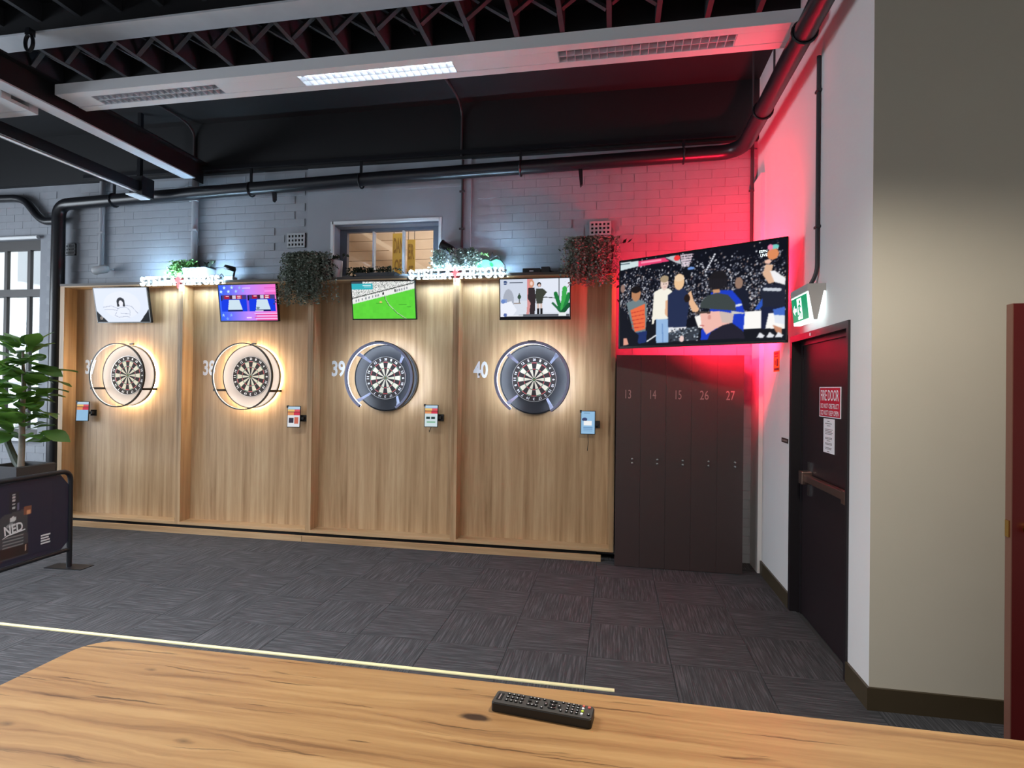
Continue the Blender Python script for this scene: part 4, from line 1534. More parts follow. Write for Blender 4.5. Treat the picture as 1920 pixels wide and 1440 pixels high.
def sprigs(parent, rng, pts, material, leaf=0.05, n=9):
    """a few stems with pointed leaves sticking up and out"""
    m = MB()
    for (x, y, z), (dx, dy, dz) in pts:
        p0, d = Vector((x, y, z)), Vector((dx, dy, dz))
        for k in range(n):
            f = k / (n - 1)
            p = p0 + d * f + Vector((0, 0, -0.3 * d.length * f * f))
            a = rng.uniform(0, 2 * PI)
            q = Vector((math.cos(a) * 0.7, -abs(math.sin(a)) * 0.6, 0.55)).normalized() * leaf * rng.uniform(0.7, 1.2)
            s_ = q.cross(Vector((rng.normal(), rng.normal(), rng.normal()))).normalized() * leaf * 0.28
            n0 = len(m.v)
            m.v += [tuple(p), tuple(p + q * 0.5 + s_), tuple(p + q), tuple(p + q * 0.5 - s_)]
            m.f += [(n0, n0 + 1, n0 + 2, n0 + 3)]
    return tag(m.build('leaf_sprigs', material, parent, local=True), kind='stuff')


YPOT = 5.565
t = planter((-4.63, YPOT, ZT), 0.30, 0.16, 0.155, 'pot_grey', 'grey planter box with a bushy green plant behind the left letter sign',
            [(-0.14, -0.02, 0.15), (-0.18, -0.02, 0.15), (-0.23, -0.03, 0.10)], 0.20, 0.06, 46, 'leaf_bright', 0.030, climb=0.08, seed=3, ymin=-0.09)
sprigs(t, np.random.default_rng(5), [((-0.10, 0, 0.15), (-0.15, 0.02, 0.12)), ((0.0, 0, 0.15), (-0.1, 0.02, 0.09)), ((0.12, 0, 0.15), (0.06, 0, 0.10)), ((0.1, 0, 0.15), (0.0, 0, 0.08))], 'leaf_dark', 0.05)
t = planter((-3.13, YPOT, ZT), 0.34, 0.17, 0.20, 'pot_dark', 'dark planter with a long grey-green plant trailing over the divider of bays 38 and 39',
            [(-0.28 + 0.05 * k, -0.07, 0.19) for k in range(7)], 0.58, 0.035, 200, 'leaf_grey', 0.026, climb=0.06, fwd=0.05, seed=4, ymin=-0.20)
sprigs(t, np.random.default_rng(6), [((0.1, -0.04, 0.19), (0.16, 0, 0.06)), ((0.14, -0.04, 0.19), (0.2, 0, 0.1)), ((-0.25, -0.05, 0.1), (-0.20, 0, 0.0)), ((-0.28, -0.05, 0.06), (-0.28, 0, -0.02)), ((0.17, -0.05, 0.12), (0.06, 0, -0.02)), ((0.0, 0, 0.19), (0.02, 0, 0.10))], 'leaf_dark', 0.055)
single('white_pot', MB().lathe([(0.0, 0.0), (0.045, 0.0), (0.055, 0.19), (0.049, 0.19), (0.04, 0.01)], 20, c=(-2.935, YPOT - 0.02, ZT)), 'pot_white', 'slim white pot on the shelf in front of the small window', 'pot', smooth=True)
t = planter((-2.49, YPOT, ZT), 0.46, 0.12, 0.05, 'pot_dark', 'low dark trough of short foliage below the small high window',
            [(-0.3 + 0.06 * k, -0.02, 0.05) for k in range(9)], 0.02, 0.03, 60, 'leaf_dark', 0.030, climb=0.05, seed=8, ymin=-0.07)
t = planter((-1.60, YPOT, ZT), 0.36, 0.16, 0.20, 'pot_grey', 'grey planter box of silvery trailing stems behind the right letter sign',
            [(-0.20, -0.04, 0.20), (-0.17, -0.05, 0.19), (-0.02, -0.05, 0.2), (0.06, -0.05, 0.2), (0.14, -0.05, 0.2), (0.18, -0.04, 0.18)], 0.27, 0.03, 85, 'leaf_grey', 0.028, climb=0.05, seed=9, ymin=-0.095)
sprigs(t, np.random.default_rng(10), [((-0.1, 0, 0.2), (0.0, 0, 0.12)), ((0.1, 0, 0.2), (0.05, 0, 0.1)), ((0.16, 0, 0.2), (0.16, 0, 0.04))], 'leaf_bright', 0.05)
t = planter((-0.20, YPOT, ZT), 0.36, 0.17, 0.25, 'pot_dark', 'dark planter with a dense plant hanging over the right end of bay 40',
            [(-0.19 + 0.05 * k, -0.07, 0.24) for k in range(7)], 0.47, 0.03, 150, 'leaf_grey', 0.028, climb=0.07, fwd=0.05, seed=12, ymin=-0.20)
sprigs(t, np.random.default_rng(13), [((-0.12, 0, 0.24), (-0.22, 0, 0.05)), ((-0.08, 0, 0.24), (-0.14, 0, 0.12)), ((0.1, 0, 0.24), (0.10, 0, 0.14)), ((0.14, 0, 0.24), (0.16, 0, 0.10)), ((0.15, -0.05, 0.05), (0.10, 0, -0.12)), ((0.16, -0.05, -0.1), (0.09, 0, -0.16)), ((0.0, 0, 0.24), (0.03, 0, 0.12))], 'leaf_dark', 0.06)

# small gear on top of the bays
t = thing('spot_lamp', (-4.215, 5.55, ZT), 'small black clip spot on a white base beside the left letter sign', 'lamp', 'small spots on top of the bays')
MB().box(-0.055, 0.05, -0.04, 0.04, 0, 0.05).build('base', 'pot_white', t, local=True, bevel=0.004)
MB().tube([(0.03, 0, 0.05), (0.045, 0, 0.12), (-0.01, -0.02, 0.145)], 0.012, 8).build('arm', 'black_plastic', t, local=True)
MB().lathe([(0.0, 0.0), (0.055, 0.0), (0.065, 0.02), (0.055, 0.05), (0.0, 0.055)], 18).xf(Matrix.Translation((-0.005, -0.02, 0.12)) @ Matrix.Rotation(0.25, 4, 'Y')).build('head', 'black_plastic', t, local=True, smooth=True, fix=True)
MB().tube([(-0.05, 0.01, 0.01), (-0.12, 0.0, 0.09), (-0.18, 0.01, 0.03), (-0.24, 0.01, 0.07), (-0.30, 0.02, 0.012)], 0.005, 6).build('cable', 'cable_black', t, local=True)
t = thing('spot_lamp', (-1.70, 5.60, ZT), 'black clip spot standing up beside the small high window', 'lamp', 'small spots on top of the bays')
MB().tube([(0, 0, 0), (0, 0, 0.27), (-0.02, -0.01, 0.30)], 0.010, 8).build('stem', 'black_plastic', t, local=True)
MB().box(-0.04, 0.04, -0.04, 0.03, 0, 0.012).build('base', 'black_plastic', t, local=True)
MB().lathe([(0.02, -0.08), (0.035, -0.07), (0.045, 0.05), (0.052, 0.07), (0.0, 0.07)], 16).xf(Matrix.Translation((-0.03, -0.015, 0.31)) @ Matrix.Rotation(-1.1, 4, 'Y')).build('head', 'black_plastic', t, local=True, smooth=True, fix=True)
t = thing('media_box', (-0.79, 5.56, ZT), 'flat black media box on top of bay 40', 'box')
MB().box(-0.13, 0.05, -0.06, 0.06, 0, 0.05).build('case', 'black_plastic', t, local=True, bevel=0.003)
MB().box(0.055, 0.14, -0.05, 0.05, 0, 0.065).build('power_brick', 'dark_grey_plastic', t, local=True, bevel=0.004)
MB().box(-0.06, -0.02, -0.0615, -0.06, 0.018, 0.026).build('lamp_dot', 'button_mark', t, local=True)
MB().tube([(0.14, 0, 0.03), (0.18, -0.02, 0.015), (-0.2, -0.05, 0.006), (-0.34, -0.03, 0.008)], 0.006, 6).build('cable', 'cable_black', t, local=True)
# butterfly-shaped green ornament
t = thing('green_ornament', (-1.25, 5.54, ZT), 'green lit leaf-shaped ornament at the end of the right letter sign', 'ornament')
for sx, sz, r_ in ((-0.16, 0.10, 0.05), (-0.06, 0.10, 0.07), (0.05, 0.11, 0.055)):
    pts = [(sx + r_ * math.cos(a) * (1 + 0.25 * math.cos(2 * a)), sz + r_ * 0.8 * math.sin(a)) for a in [2 * PI * k / 16 for k in range(16)]]
    MB().prism(pts, -0.006, 0.006, 'y').build('wing', 'green_glow', t, local=True)
MB().tube([(-0.06, 0.012, 0), (-0.02, 0.012, 0.16), (0.06, 0.012, 0.20), (0.14, 0.012, 0.10), (0.15, 0.012, 0)], 0.005, 6).build('wire_stem', 'cable_black', t, local=True)
MB().prism([(-0.02, 0.16), (0.03, 0.18), (0.01, 0.24)], 0.006, 0.012, 'y').build('tip', 'cable_black', t, local=True)
# security camera
t = thing('security_camera', (-5.90, 5.60, 2.93), 'small grey bullet security camera on the wall over bay 37', 'camera')
MB().lathe([(0.0, -0.09), (0.040, -0.09), (0.048, -0.075), (0.048, 0.05), (0.03, 0.075), (0.0, 0.08)], 20).xf(Matrix.Translation((0, -0.06, 0.03)) @ Matrix.Rotation(0.35, 4, 'Z') @ Matrix.Rotation(1.35, 4, 'Y')).build('body', 'cctv_grey', t, local=True, smooth=True, fix=True)
MB().lathe([(0.0, -0.094), (0.036, -0.094), (0.036, -0.089)], 20).xf(Matrix.Translation((0, -0.06, 0.03)) @ Matrix.Rotation(0.35, 4, 'Z') @ Matrix.Rotation(1.35, 4, 'Y')).build('lens', 'black_plastic', t, local=True, fix=True)
MB().tube([(0.03, -0.04, 0.03), (0.03, 0.06, 0.05)], 0.014, 8).build('mount', 'cctv_grey', t, local=True)

# ================================================================== LOCKERS
YL = 5.302
lk = thing('locker_bank', (0.575, YL, 0), 'dark brown bank of five flush numbered lockers under the big television', 'lockers')
MB().box(0.016, 1.136, YL + 0.02, YW - 0.02, 0.0, 1.955).build('carcass', 'locker_brown', lk)
dw = 1.124 / 5
for i, n in enumerate((13, 14, 15, 26, 27)):
    x0 = 0.012 + dw * i
    d = MB().box(x0 + 0.0006, x0 + dw - 0.0006, YL, YL + 0.0195, 0.004, 1.96).build('locker_door', 'locker_brown', lk)
    text_part('door_number', str(n), 'locker_number', d, 0.052 if i < 3 else 0.075, 0.082, (x0 + 0.11 - 0.575, -0.0008, 1.598), FACE_BACK)
    for zz in (1.0, 0.962):
        k = MB().lathe([(0.0, 0.014), (0.010, 0.013), (0.013, 0.006), (0.013, -0.002)], 14).xf(Matrix.Translation((x0 + 0.152, YL, zz)) @ Matrix.Rotation(R90, 4, 'X'))
        k.build('lock_knob', 'chrome', d, smooth=True, fix=True)

# ================================================================== BIG TELEVISION
def quad_uv(x, y):
    """picture coordinates measured on the tilted screen -> flat screen coordinates"""
    u = (x - 62) / 1774.0
    top = 265 - 230 * u
    bot = 1200 - 25 * u
    return (u, (y - top) / (bot - top))


def scr_game():
    rng = np.random.default_rng(11)
    c = Canvas(330, 186, (16, 18, 28))
    Q = lambda *p: [quad_uv(*q) for q in p]
    # crowd
    dens = np.clip((c.v - 0.12) * 2.2, 0, 1)
    for _ in range(5200):
        x, y = rng.random(), rng.random() * 0.72
        if rng.random() > np.clip((y - 0.04) * 2.4, 0.05, 1):
            continue
        q = rng.choice([(120, 124, 138), (190, 192, 204), (235, 236, 242), (70, 74, 90), (150, 130, 124), (40, 44, 60)])
        r_ = rng.uniform(0.002, 0.0055)
        c.ell(x, y, r_, r_ * 1.9, q)
    c.put((rng.random(c.u.shape) < 0.25) & (c.v < 0.72), (14, 16, 26), 0.6)
    for k in range(9):
        c.ell(*quad_uv(1150 - 12 * k, 190 + 24 * k), 0.006, 0.010, (236, 238, 246))
    # pale court at lower right, dark floor at lower left
    c.poly(Q((940, 880), (1830, 820), (1830, 1060), (1000, 1060)), (246, 244, 240))
    c.poly(Q((62, 900), (520, 960), (960, 1010), (1830, 1050), (1830, 1175), (62, 1200)), (22, 24, 32))
    c.poly(Q((1100, 860), (1800, 830), (1800, 1030), (1440, 1040)), (250, 248, 244))
    # top left panels and backboard
    c.poly(Q((62, 270), (285, 250), (285, 310), (62, 360)), (206, 224, 226))
    c.poly(Q((62, 285), (180, 272), (180, 285), (62, 300)), (70, 90, 100))
    c.poly(Q((285, 255), (600, 215), (655, 255), (285, 315)), (236, 66, 116))
    c.poly(Q((320, 262), (560, 232), (560, 250), (320, 282)), (250, 150, 180))
    c.poly(Q((600, 212), (760, 190), (790, 290), (740, 280)), (190, 194, 200))
    c.ell(*quad_uv(742, 222), 0.020, 0.030, (240, 60, 60))
    for k in range(7):
        c.line(Q((785 + 20 * k, 182), (800 + 12 * k, 320)), 0.004, (238, 226, 234))
    for k in range(5):
        c.line(Q((780 + 6 * k, 195 + 28 * k), (925 - 10 * k, 180 + 28 * k)), 0.004, (236, 210, 224))
    c.poly(Q((810, 360), (930, 330), (880, 440), (810, 430)), (18, 20, 28))
    c.ell(*quad_uv(898, 340), 0.022, 0.016, (110, 150, 220))
    # player in grey and orange shirt
    c.poly(Q((140, 720), (240, 680), (330, 690), (390, 720), (400, 840), (380, 1050), (230, 1050), (190, 900)), (112, 130, 136))
    c.poly(Q((190, 800), (370, 730), (380, 1010), (250, 1040)), (236, 110, 70))
    for k in range(5):
        c.line(Q((210, 830 + 42 * k), (360, 800 + 46 * k)), 0.004, (190, 60, 50))
    c.poly(Q((240, 1055), (400, 1030), (390, 1160), (300, 1175)), (34, 50, 104))
    c.poly(Q((62, 760), (150, 850), (180, 980), (300, 1080), (280, 1190), (62, 1200)), (22, 24, 34))
    c.poly(Q((110, 1110), (150, 1110), (175, 1180), (108, 1190)), (226, 160, 140))
    c.ell(*quad_uv(260, 620), 0.032, 0.085, (186, 132, 96))
    c.ell(*quad_uv(258, 570), 0.034, 0.040, (26, 22, 24))
    c.ell(*quad_uv(92, 560), 0.016, 0.05, (150, 120, 110))
    # person in a white jumper and jeans
    c.poly(Q((480, 600), (560, 560), (650, 560), (690, 590), (690, 900), (490, 910), (480, 960), (455, 960)), (244, 240, 226))
    c.poly(Q((505, 905), (650, 905), (650, 1165), (510, 1170)), (150, 184, 224))
    c.line(Q((580, 960), (590, 1160)), 0.006, (110, 146, 196))
    c.ell(*quad_uv(600, 505), 0.026, 0.075, (232, 206, 194))
    c.ell(*quad_uv(600, 455), 0.028, 0.040, (170, 150, 122))
    c.ell(*quad_uv(592, 510), 0.004, 0.006, (90, 70, 70))
    c.ell(*quad_uv(620, 510), 0.004, 0.006, (90, 70, 70))
    c.line(Q((596, 545), (618, 545)), 0.004, (190, 120, 120))
    c.line(Q((400, 1150), (505, 1085)), 0.008, (230, 232, 236))
    # player seen from behind in navy
    c.poly(Q((850, 640), (900, 590), (930, 700), (990, 800), (970, 840), (920, 830), (870, 720)), (232, 184, 146))
    c.poly(Q((615, 700), (640, 690), (640, 880), (610, 850)), (226, 176, 140))
    c.poly(Q((640, 640), (730, 570), (820, 560), (870, 620), (880, 760), (850, 1000), (650, 1000), (640, 800)), (38, 48, 80))
    c.poly(Q((650, 1000), (855, 1000), (850, 1060), (655, 1060)), (232, 232, 236))
    c.ell(*quad_uv(768, 490), 0.032, 0.090, (236, 194, 150))
    c.ell(*quad_uv(770, 445), 0.030, 0.040, (238, 206, 170))
    c.ell(*quad_uv(858, 676), 0.018, 0.045, (38, 28, 26))
    c.poly(Q((650, 1060), (960, 990), (1000, 1050), (960, 1150), (650, 1160)), (56, 62, 72))
    for _ in range(60):
        c.ell(*quad_uv(rng.uniform(660, 980), rng.uniform(1010, 1150)), 0.006, 0.008, rng.choice([(30, 32, 40), (110, 124, 140), (190, 200, 210)]))
    c.ell(*quad_uv(803, 1130), 0.014, 0.035, (240, 206, 200))
    # people at the right back
    c.poly(Q((1340, 600), (1420, 560), (1490, 620), (1500, 820), (1350, 820)), (26, 30, 46))
    c.ell(*quad_uv(1395, 520), 0.022, 0.06, (150, 120, 104))
    c.poly(Q((1600, 590), (1660, 540), (1830, 560), (1830, 800), (1610, 800)), (34, 38, 54))
    c.poly(Q((1610, 800), (1820, 800), (1810, 860), (1680, 870), (1650, 1050), (1610, 1040)), (28, 34, 62))
    c.poly(Q((1550, 820), (1620, 700), (1625, 780), (1590, 830)), (44, 86, 190))
    c.poly(Q((1720, 830), (1830, 800), (1830, 900), (1730, 890)), (70, 110, 200))
    c.poly(Q((1730, 890), (1830, 900), (1830, 1000), (1740, 980)), (226, 232, 240))
    c.line(Q((1640, 600), (1780, 610)), 0.016, (200, 206, 216))
    c.poly(Q((1620, 430), (1650, 320), (1720, 330), (1700, 420), (1740, 520), (1680, 540)), (222, 180, 150))
    c.poly(Q((1690, 400), (1730, 390), (1830, 480), (1830, 560), (1730, 520)), (240, 240, 242))
    c.ell(*quad_uv(1715, 205), 0.030, 0.058, (222, 140, 92))
    c.ell(*quad_uv(1670, 290), 0.018, 0.022, (236, 190, 170))
    c.ell(*quad_uv(1730, 125), 0.022, 0.022, (120, 206, 196))
    c.ell(*quad_uv(1690, 130), 0.014, 0.03, (240, 130, 170))
    c.poly(Q((1715, 1000), (1800, 1040), (1800, 1150), (1750, 1080)), (200, 140, 110))
    # blue hooded figure with locs
    c.poly(Q((1110, 620), (1210, 590), (1330, 600), (1420, 720), (1455, 860), (1440, 1140), (1010, 1150), (1015, 1040), (1100, 900)), (30, 62, 196))
    c.ell(*quad_uv(1185, 480), 0.055, 0.10, (30, 28, 32))
    for k in range(10):
        c.line(Q((1100 + 19 * k, 470), (1105 + 19 * k, 590)), 0.007, (34, 32, 38))
    c.poly(Q((1130, 590), (1200, 580), (1210, 620), (1140, 630)), (204, 152, 112))
    c.line(Q((1345, 780), (1415, 765)), 0.012, (220, 226, 240))
    # man in a cap, nearest
    c.poly(Q((1000, 850), (1060, 830), (1200, 830), (1345, 870), (1330, 980), (1180, 1020), (1070, 1090), (1020, 1000)), (240, 186, 174))
    c.poly(Q((1200, 830), (1350, 860), (1335, 970), (1230, 960)), (206, 186, 178))
    c.poly(Q((1000, 790), (1010, 720), (1080, 650), (1180, 625), (1290, 650), (1360, 740), (1370, 830), (1170, 810)), (62, 70, 70))
    c.line(Q((965, 842), (1100, 838)), 0.010, (70, 60, 56))
    c.poly(Q((1320, 830), (1470, 860), (1440, 868), (1330, 868)), (206, 202, 196))
    c.ell(*quad_uv(1100, 895), 0.010, 0.025, (214, 150, 140))
    c.ell(*quad_uv(1093, 850), 0.010, 0.008, (120, 84, 80))
    c.line(Q((1005, 985), (1040, 990)), 0.006, (196, 110, 106))
    c.poly(Q((1080, 1150), (1120, 1060), (1240, 990), (1330, 965), (1440, 1060), (1460, 1145)), (36, 34, 48))
    for x in (1600, 1690, 1770):
        c.poly(Q((x - 30, 1140), (x, 1080), (x + 45, 1120), (x + 30, 1145)), (228, 230, 236))
    return c


TVW, TVH = 1.335, 0.755
ya = -0.497
tv = thing('large_television', (0.612, 4.575, 2.368), 'large angled corner television showing a basketball warm-up, edged in red light', 'television', None, (R90 + 0.0, 0, ya))
MB().box(-TVW / 2, TVW / 2, -TVH / 2, TVH / 2, -0.030, -0.003).box(-0.45, 0.45, -0.30, 0.12, -0.055, -0.030).build('casing', 'tv_black', tv, local=True, bevel=0.003)
bw = 0.012
bz = MB()
bz.box(-TVW / 2, TVW / 2, TVH / 2 - bw, TVH / 2, -0.003, 0).box(-TVW / 2, TVW / 2, -TVH / 2, -TVH / 2 + bw * 1.5, -0.003, 0)
bz.box(-TVW / 2, -TVW / 2 + bw, -TVH / 2, TVH / 2, -0.003, 0).box(TVW / 2 - bw, TVW / 2, -TVH / 2, TVH / 2, -0.003, 0)
bz.build('bezel', 'tv_black', tv, local=True)
scr = add_obj('screen', scr_game().soften().soften().mesh('screen', TVW - 2 * bw, TVH - 2.5 * bw, 'screen_picture'), tv, (0, bw * 0.25, -0.0022))
ORIG[scr.name] = (0, 0, 0)
text_part('channel_lettering', 'ESPN', 'exit_white', scr, 0.055, 0.020, (0.50, 0.29, 0.001), (0, 0, 0))
text_part('channel_lettering', 'LIVE', 'exit_white', scr, 0.048, 0.020, (0.505, 0.262, 0.001), (0, 0, 0))
rs = 0.04
m = MB()
for (x0, x1, y0, y1) in ((-TVW / 2 + rs, TVW / 2 - rs, TVH / 2 - rs, TVH / 2 - rs + 0.012), 
                         (-TVW / 2 + rs, -TVW / 2 + rs + 0.012, -TVH / 2 + rs, TVH / 2 - rs), (TVW / 2 - rs, TVW / 2 - rs + 0.012, -TVH / 2 + rs, TVH / 2 - rs)):
    m.box(x0, x1, y0, y1, -0.034, -0.031)
tag(m.build('backlight_strip', 'led_red', tv, local=True), 'red backlight strip round the rear edge')
MB().box(-0.20, 0.20, -0.15, 0.15, -0.075, -0.055).box(-0.03, 0.03, -0.05, 0.05, -0.60, -0.075).build('corner_bracket', 'black_plastic', tv, local=True)

# red flood lamp on the bracket behind the big television, aimed up into the corner
aim = Vector((0.38, 0.74, 0.53)).normalized()
fl = thing('flood_lamp', (0.90, 4.86, 2.2), 'red flood lamp hidden behind the big corner television', 'lamp')
fl.rotation_euler = aim.to_track_quat('Z', 'Y').to_euler()
MB().box(-0.14, 0.14, -0.07, 0.07, -0.05, -0.002).build('housing', 'black_plastic', fl, local=True)
MB().quad((-0.125, -0.055, 0), (0.125, -0.055, 0), (0.125, 0.055, 0), (-0.125, 0.055, 0)).build('lens', 'flood_red', fl, local=True)
MB().box(-0.012, 0.012, -0.02, 0.02, -0.30, -0.05).build('stem', 'black_plastic', fl, local=True)

# ================================================================== FIRE DOOR SIDE
XF = XR
fd = struct(thing('door_1', (XR + 0.06, (D0 + D1) / 2, 0), None, None), 'black fire door in the white wall with a push bar', 'door')
fw = 0.045
m = MB()
m.box(XR - 0.012, XR + 0.10, D1 - fw, D1, 0, DZ).box(XR - 0.012, XR + 0.10, D0, D0 + 0.03, 0, DZ).box(XR - 0.012, XR + 0.10, D0 + 0.03, D1 - fw, DZ - fw, DZ)
m.box(XR + 0.055, XR + 0.075, D1 - fw - 0.03, D1 - fw, 0, DZ - fw).box(XR + 0.045, XR + 0.06, D0 + 0.03, D1 - fw - 0.03, DZ - fw - 0.03, DZ - fw)
m.build('door_frame', 'door_frame_black', fd)
MB().box(XR + 0.062, XR + 0.105, D0 + 0.03, D1 - fw - 0.03, 0.004, DZ - fw - 0.03).build('door_leaf', 'fire_door', fd)
MB().box(XR + 0.11, XR + 0.12, D0, D1, 0, DZ).build('backing', 'black_paint', fd)
MB().box(XR - 0.0135, XR - 0.012, 4.10, 4.125, DZ - 0.032, DZ - 0.012).build('frame_label', 'button_mark', fd)
pb = thing('push_bar', (XR + 0.062, 3.9, 0.96), 'worn bronze push bar across the fire door', 'push bar')
XD0 = XR + 0.062
MB().box(XD0 - 0.055, XD0 - 0.012, D0 + 0.05, 4.34, 1.005, 1.055).build('bar', 'bronze_bar', pb, bevel=0.005)
MB().box(XD0 - 0.07, XD0, 4.27, 4.345, 0.985, 1.075).build('latch_case', 'bronze_bar', pb, bevel=0.004)
MB().box(XD0 - 0.07, XD0, D0 + 0.04, D0 + 0.10, 0.99, 1.07).build('end_case', 'bronze_bar', pb, bevel=0.004)
MB().box(XD0 - 0.012, XD0, 4.29, 4.34, 1.075, 1.14).build('strike_plate', 'chrome', pb)
MB().box(XD0 - 0.012, XD0, 4.29, 4.34, 0.90, 0.985).build('strike_plate', 'chrome', pb)
t = thing('door_sign', (XD0 - 0.001, 3.955, 1.575), 'red and white FIRE DOOR notice on the fire door', 'sign', None, FACE_RIGHT)
SW, SHh = 0.37, 0.20
MB().box(-SW / 2, SW / 2, -SHh / 2, SHh / 2, 0, 0.002).build('plate', 'number_white', t, local=True)
MB().box(-SW / 2 + 0.012, SW / 2 - 0.012, -SHh / 2 + 0.006, SHh / 2 - 0.006, 0.002, 0.003).build('red_field', 'sign_red', t, local=True)
text_part('lettering', 'FIRE DOOR', 'number_white', t, 0.31, 0.072, (0, 0.045, 0.0035), (0, 0, 0))
text_part('lettering', 'DO NOT OBSTRUCT', 'number_white', t, 0.31, 0.032, (0, -0.025, 0.0035), (0, 0, 0))
text_part('lettering', 'DO NOT KEEP OPEN', 'number_white', t, 0.31, 0.032, (0, -0.070, 0.0035), (0, 0, 0))
t = thing('door_notice', (XD0 - 0.001, 3.965, 1.355), 'tall white printed notice below the red sign on the fire door', 'sign', None, FACE_RIGHT)
MB().box(-0.095, 0.095, -0.112, 0.112, 0, 0.002).build('plate', 'number_white', t, local=True, bevel=0.0008)
m = MB()
for k, (y, w) in enumerate(((0.095, 0.05), (0.08, 0.13), (0.066, 0.06), (0.042, 0.14), (0.032, 0.13), (0.022, 0.14), (0.012, 0.13), (-0.012, 0.12), (-0.020, 0.12), (-0.032, 0.06), (-0.048, 0.12), (-0.056, 0.12), (-0.078, 0.13), (-0.086, 0.11), (-0.102, 0.05))):
    for q in range(int(w / 0.02)):
        m.box(-w / 2 + q * 0.02, -w / 2 + q * 0.02 + 0.016, y - 0.0018, y + 0.0018, 0.002, 0.0025)
tag(m.build('print_lines', 'sign_ink', t, local=True), kind='stuff')
# orange sticker and small plate on the white wall
t = thing('warning_sticker', (XR - 0.0005, 4.955, 1.89), 'orange warning sticker on the white wall beside the lockers', 'sign', None, FACE_RIGHT)
MB().box(-0.085, 0.085, -0.085, 0.085, 0, 0.0015).build('sheet', 'sign_orange', t, local=True)
m = MB()
m.box(-0.06, 0.06, 0.055, 0.075, 0.0015, 0.002).box(-0.06, 0.04, 0.035, 0.048, 0.0015, 0.002).box(0.0, 0.05, -0.04, 0.02, 0.0015, 0.002).box(-0.05, -0.02, -0.03, 0.01, 0.0015, 0.002).box(-0.07, 0.07, -0.075, -0.055, 0.0015, 0.002)
m.build('print', 'sign_ink', t, local=True)
t = thing('wall_plate', (XR - 0.0005, 4.70, 1.258), 'small dark lettered plate on the white wall left of the fire door', 'sign', None, FACE_RIGHT)
MB().box(-0.085, 0.085, -0.018, 0.018, 0, 0.003).build('plate', 'sign_ink', t, local=True)
m = MB()
for k in range(5):
    m.box(-0.06 + k * 0.026, -0.045 + k * 0.026, -0.006, 0.006, 0.003, 0.0035)
m.build('print', 'locker_number', t, local=True)

# exit sign
ex = thing('exit_sign', (XR, 4.03, 2.10), 'green lit emergency exit sign over the fire door', 'sign')
y0, y1 = 3.86, 4.215
MB().box(XR - 0.11, XR, y0, y1, 2.29, 2.335).build('housing', 'exit_housing', ex)
for yy0, yy1 in ((y0 - 0.006, y0), (y1, y1 + 0.006)):
    MB().prism([(XR - 0.105, 2.29), (XR - 0.015, 2.29), (XR - 0.052, 2.105), (XR - 0.072, 2.105)], yy0, yy1, 'y').build('end_cap', 'exit_housing', ex)
MB().prism([(XR - 0.104, 2.288), (XR - 0.004, 2.288), (XR - 0.045, 2.098), (XR - 0.085, 2.098)], y0, y1, 'y').build('diffuser_or_highlight', 'exit_white', ex)
ga = math.atan2(0.02, 0.19)
gf = add_obj('green_face', MB().box(-0.155, 0.155, -0.08, 0.08, 0, 0.0015).mesh('green_face', material='exit_green'), ex, (-0.0985, 0.015, 0.098), Euler((R90 + 0.1, 0, -R90)))
ORIG[gf.name] = (0, 0, 0)
MB().box(-0.045, 0.045, -0.07, 0.07, 0.0015, 0.002).build('door_symbol', 'exit_white', gf, local=True)
man = MB()
man.lathe([(0.0, 0.0), (0.013, 0.0), (0.013, 0.0008), (0.0, 0.0008)], 14, c=(0.012, 0.046, 0.002))


def limb(m, a, b_, w):
    a, b_ = Vector(a), Vector(b_)
    d = (b_ - a).normalized()
    nn = Vector((-d.y, d.x)) * w
    m.prism([(a - nn)[:], (b_ - nn)[:], (b_ + nn)[:], (a + nn)[:]], 0.002, 0.0028)


for a, b_, w in (((0.005, 0.03), (-0.008, -0.012), 0.010), ((-0.008, -0.012), (0.02, -0.03), 0.007), ((0.02, -0.03), (0.014, -0.06), 0.006), ((-0.008, -0.012), (-0.022, -0.04), 0.007), ((-0.022, -0.04), (-0.05, -0.045), 0.006), ((0.005, 0.028), (0.032, 0.006), 0.005), ((0.004, 0.028), (-0.026, 0.018), 0.005), ((-0.026, 0.018), (-0.032, -0.004), 0.005)):
    limb(man, a, b_, w)
man.build('running_figure', 'exit_green', gf, local=True, fix=True)
arw = MB().prism([(-0.14, 0.0), (-0.10, 0.035), (-0.10, 0.012), (-0.065, 0.012), (-0.065, -0.012), (-0.10, -0.012), (-0.10, -0.035)], 0.0015, 0.002)
arw.build('arrow', 'exit_white', gf, local=True, fix=True)
t = thing('exit_sign_conduit', (XR - 0.012, 3.985, 2.335), 'dark conduit running down the white wall to the exit sign', 'conduit')
MB().tube([(XR - 0.014, 3.985, 3.86), (XR - 0.014, 3.985, 2.50)] + arc_path((XR - 0.014, 3.985, 2.48), (XR - 0.014, 3.985, 2.40), (XR - 0.05, 4.05, 2.337), 6), 0.013, 10).build('tube', 'dark_conduit', t, smooth=True)
for zz in (2.72, 3.62):
    MB().box(XR - 0.03, XR, 3.96, 4.01, zz, zz + 0.015).build('saddle_clip', 'dark_conduit', t)

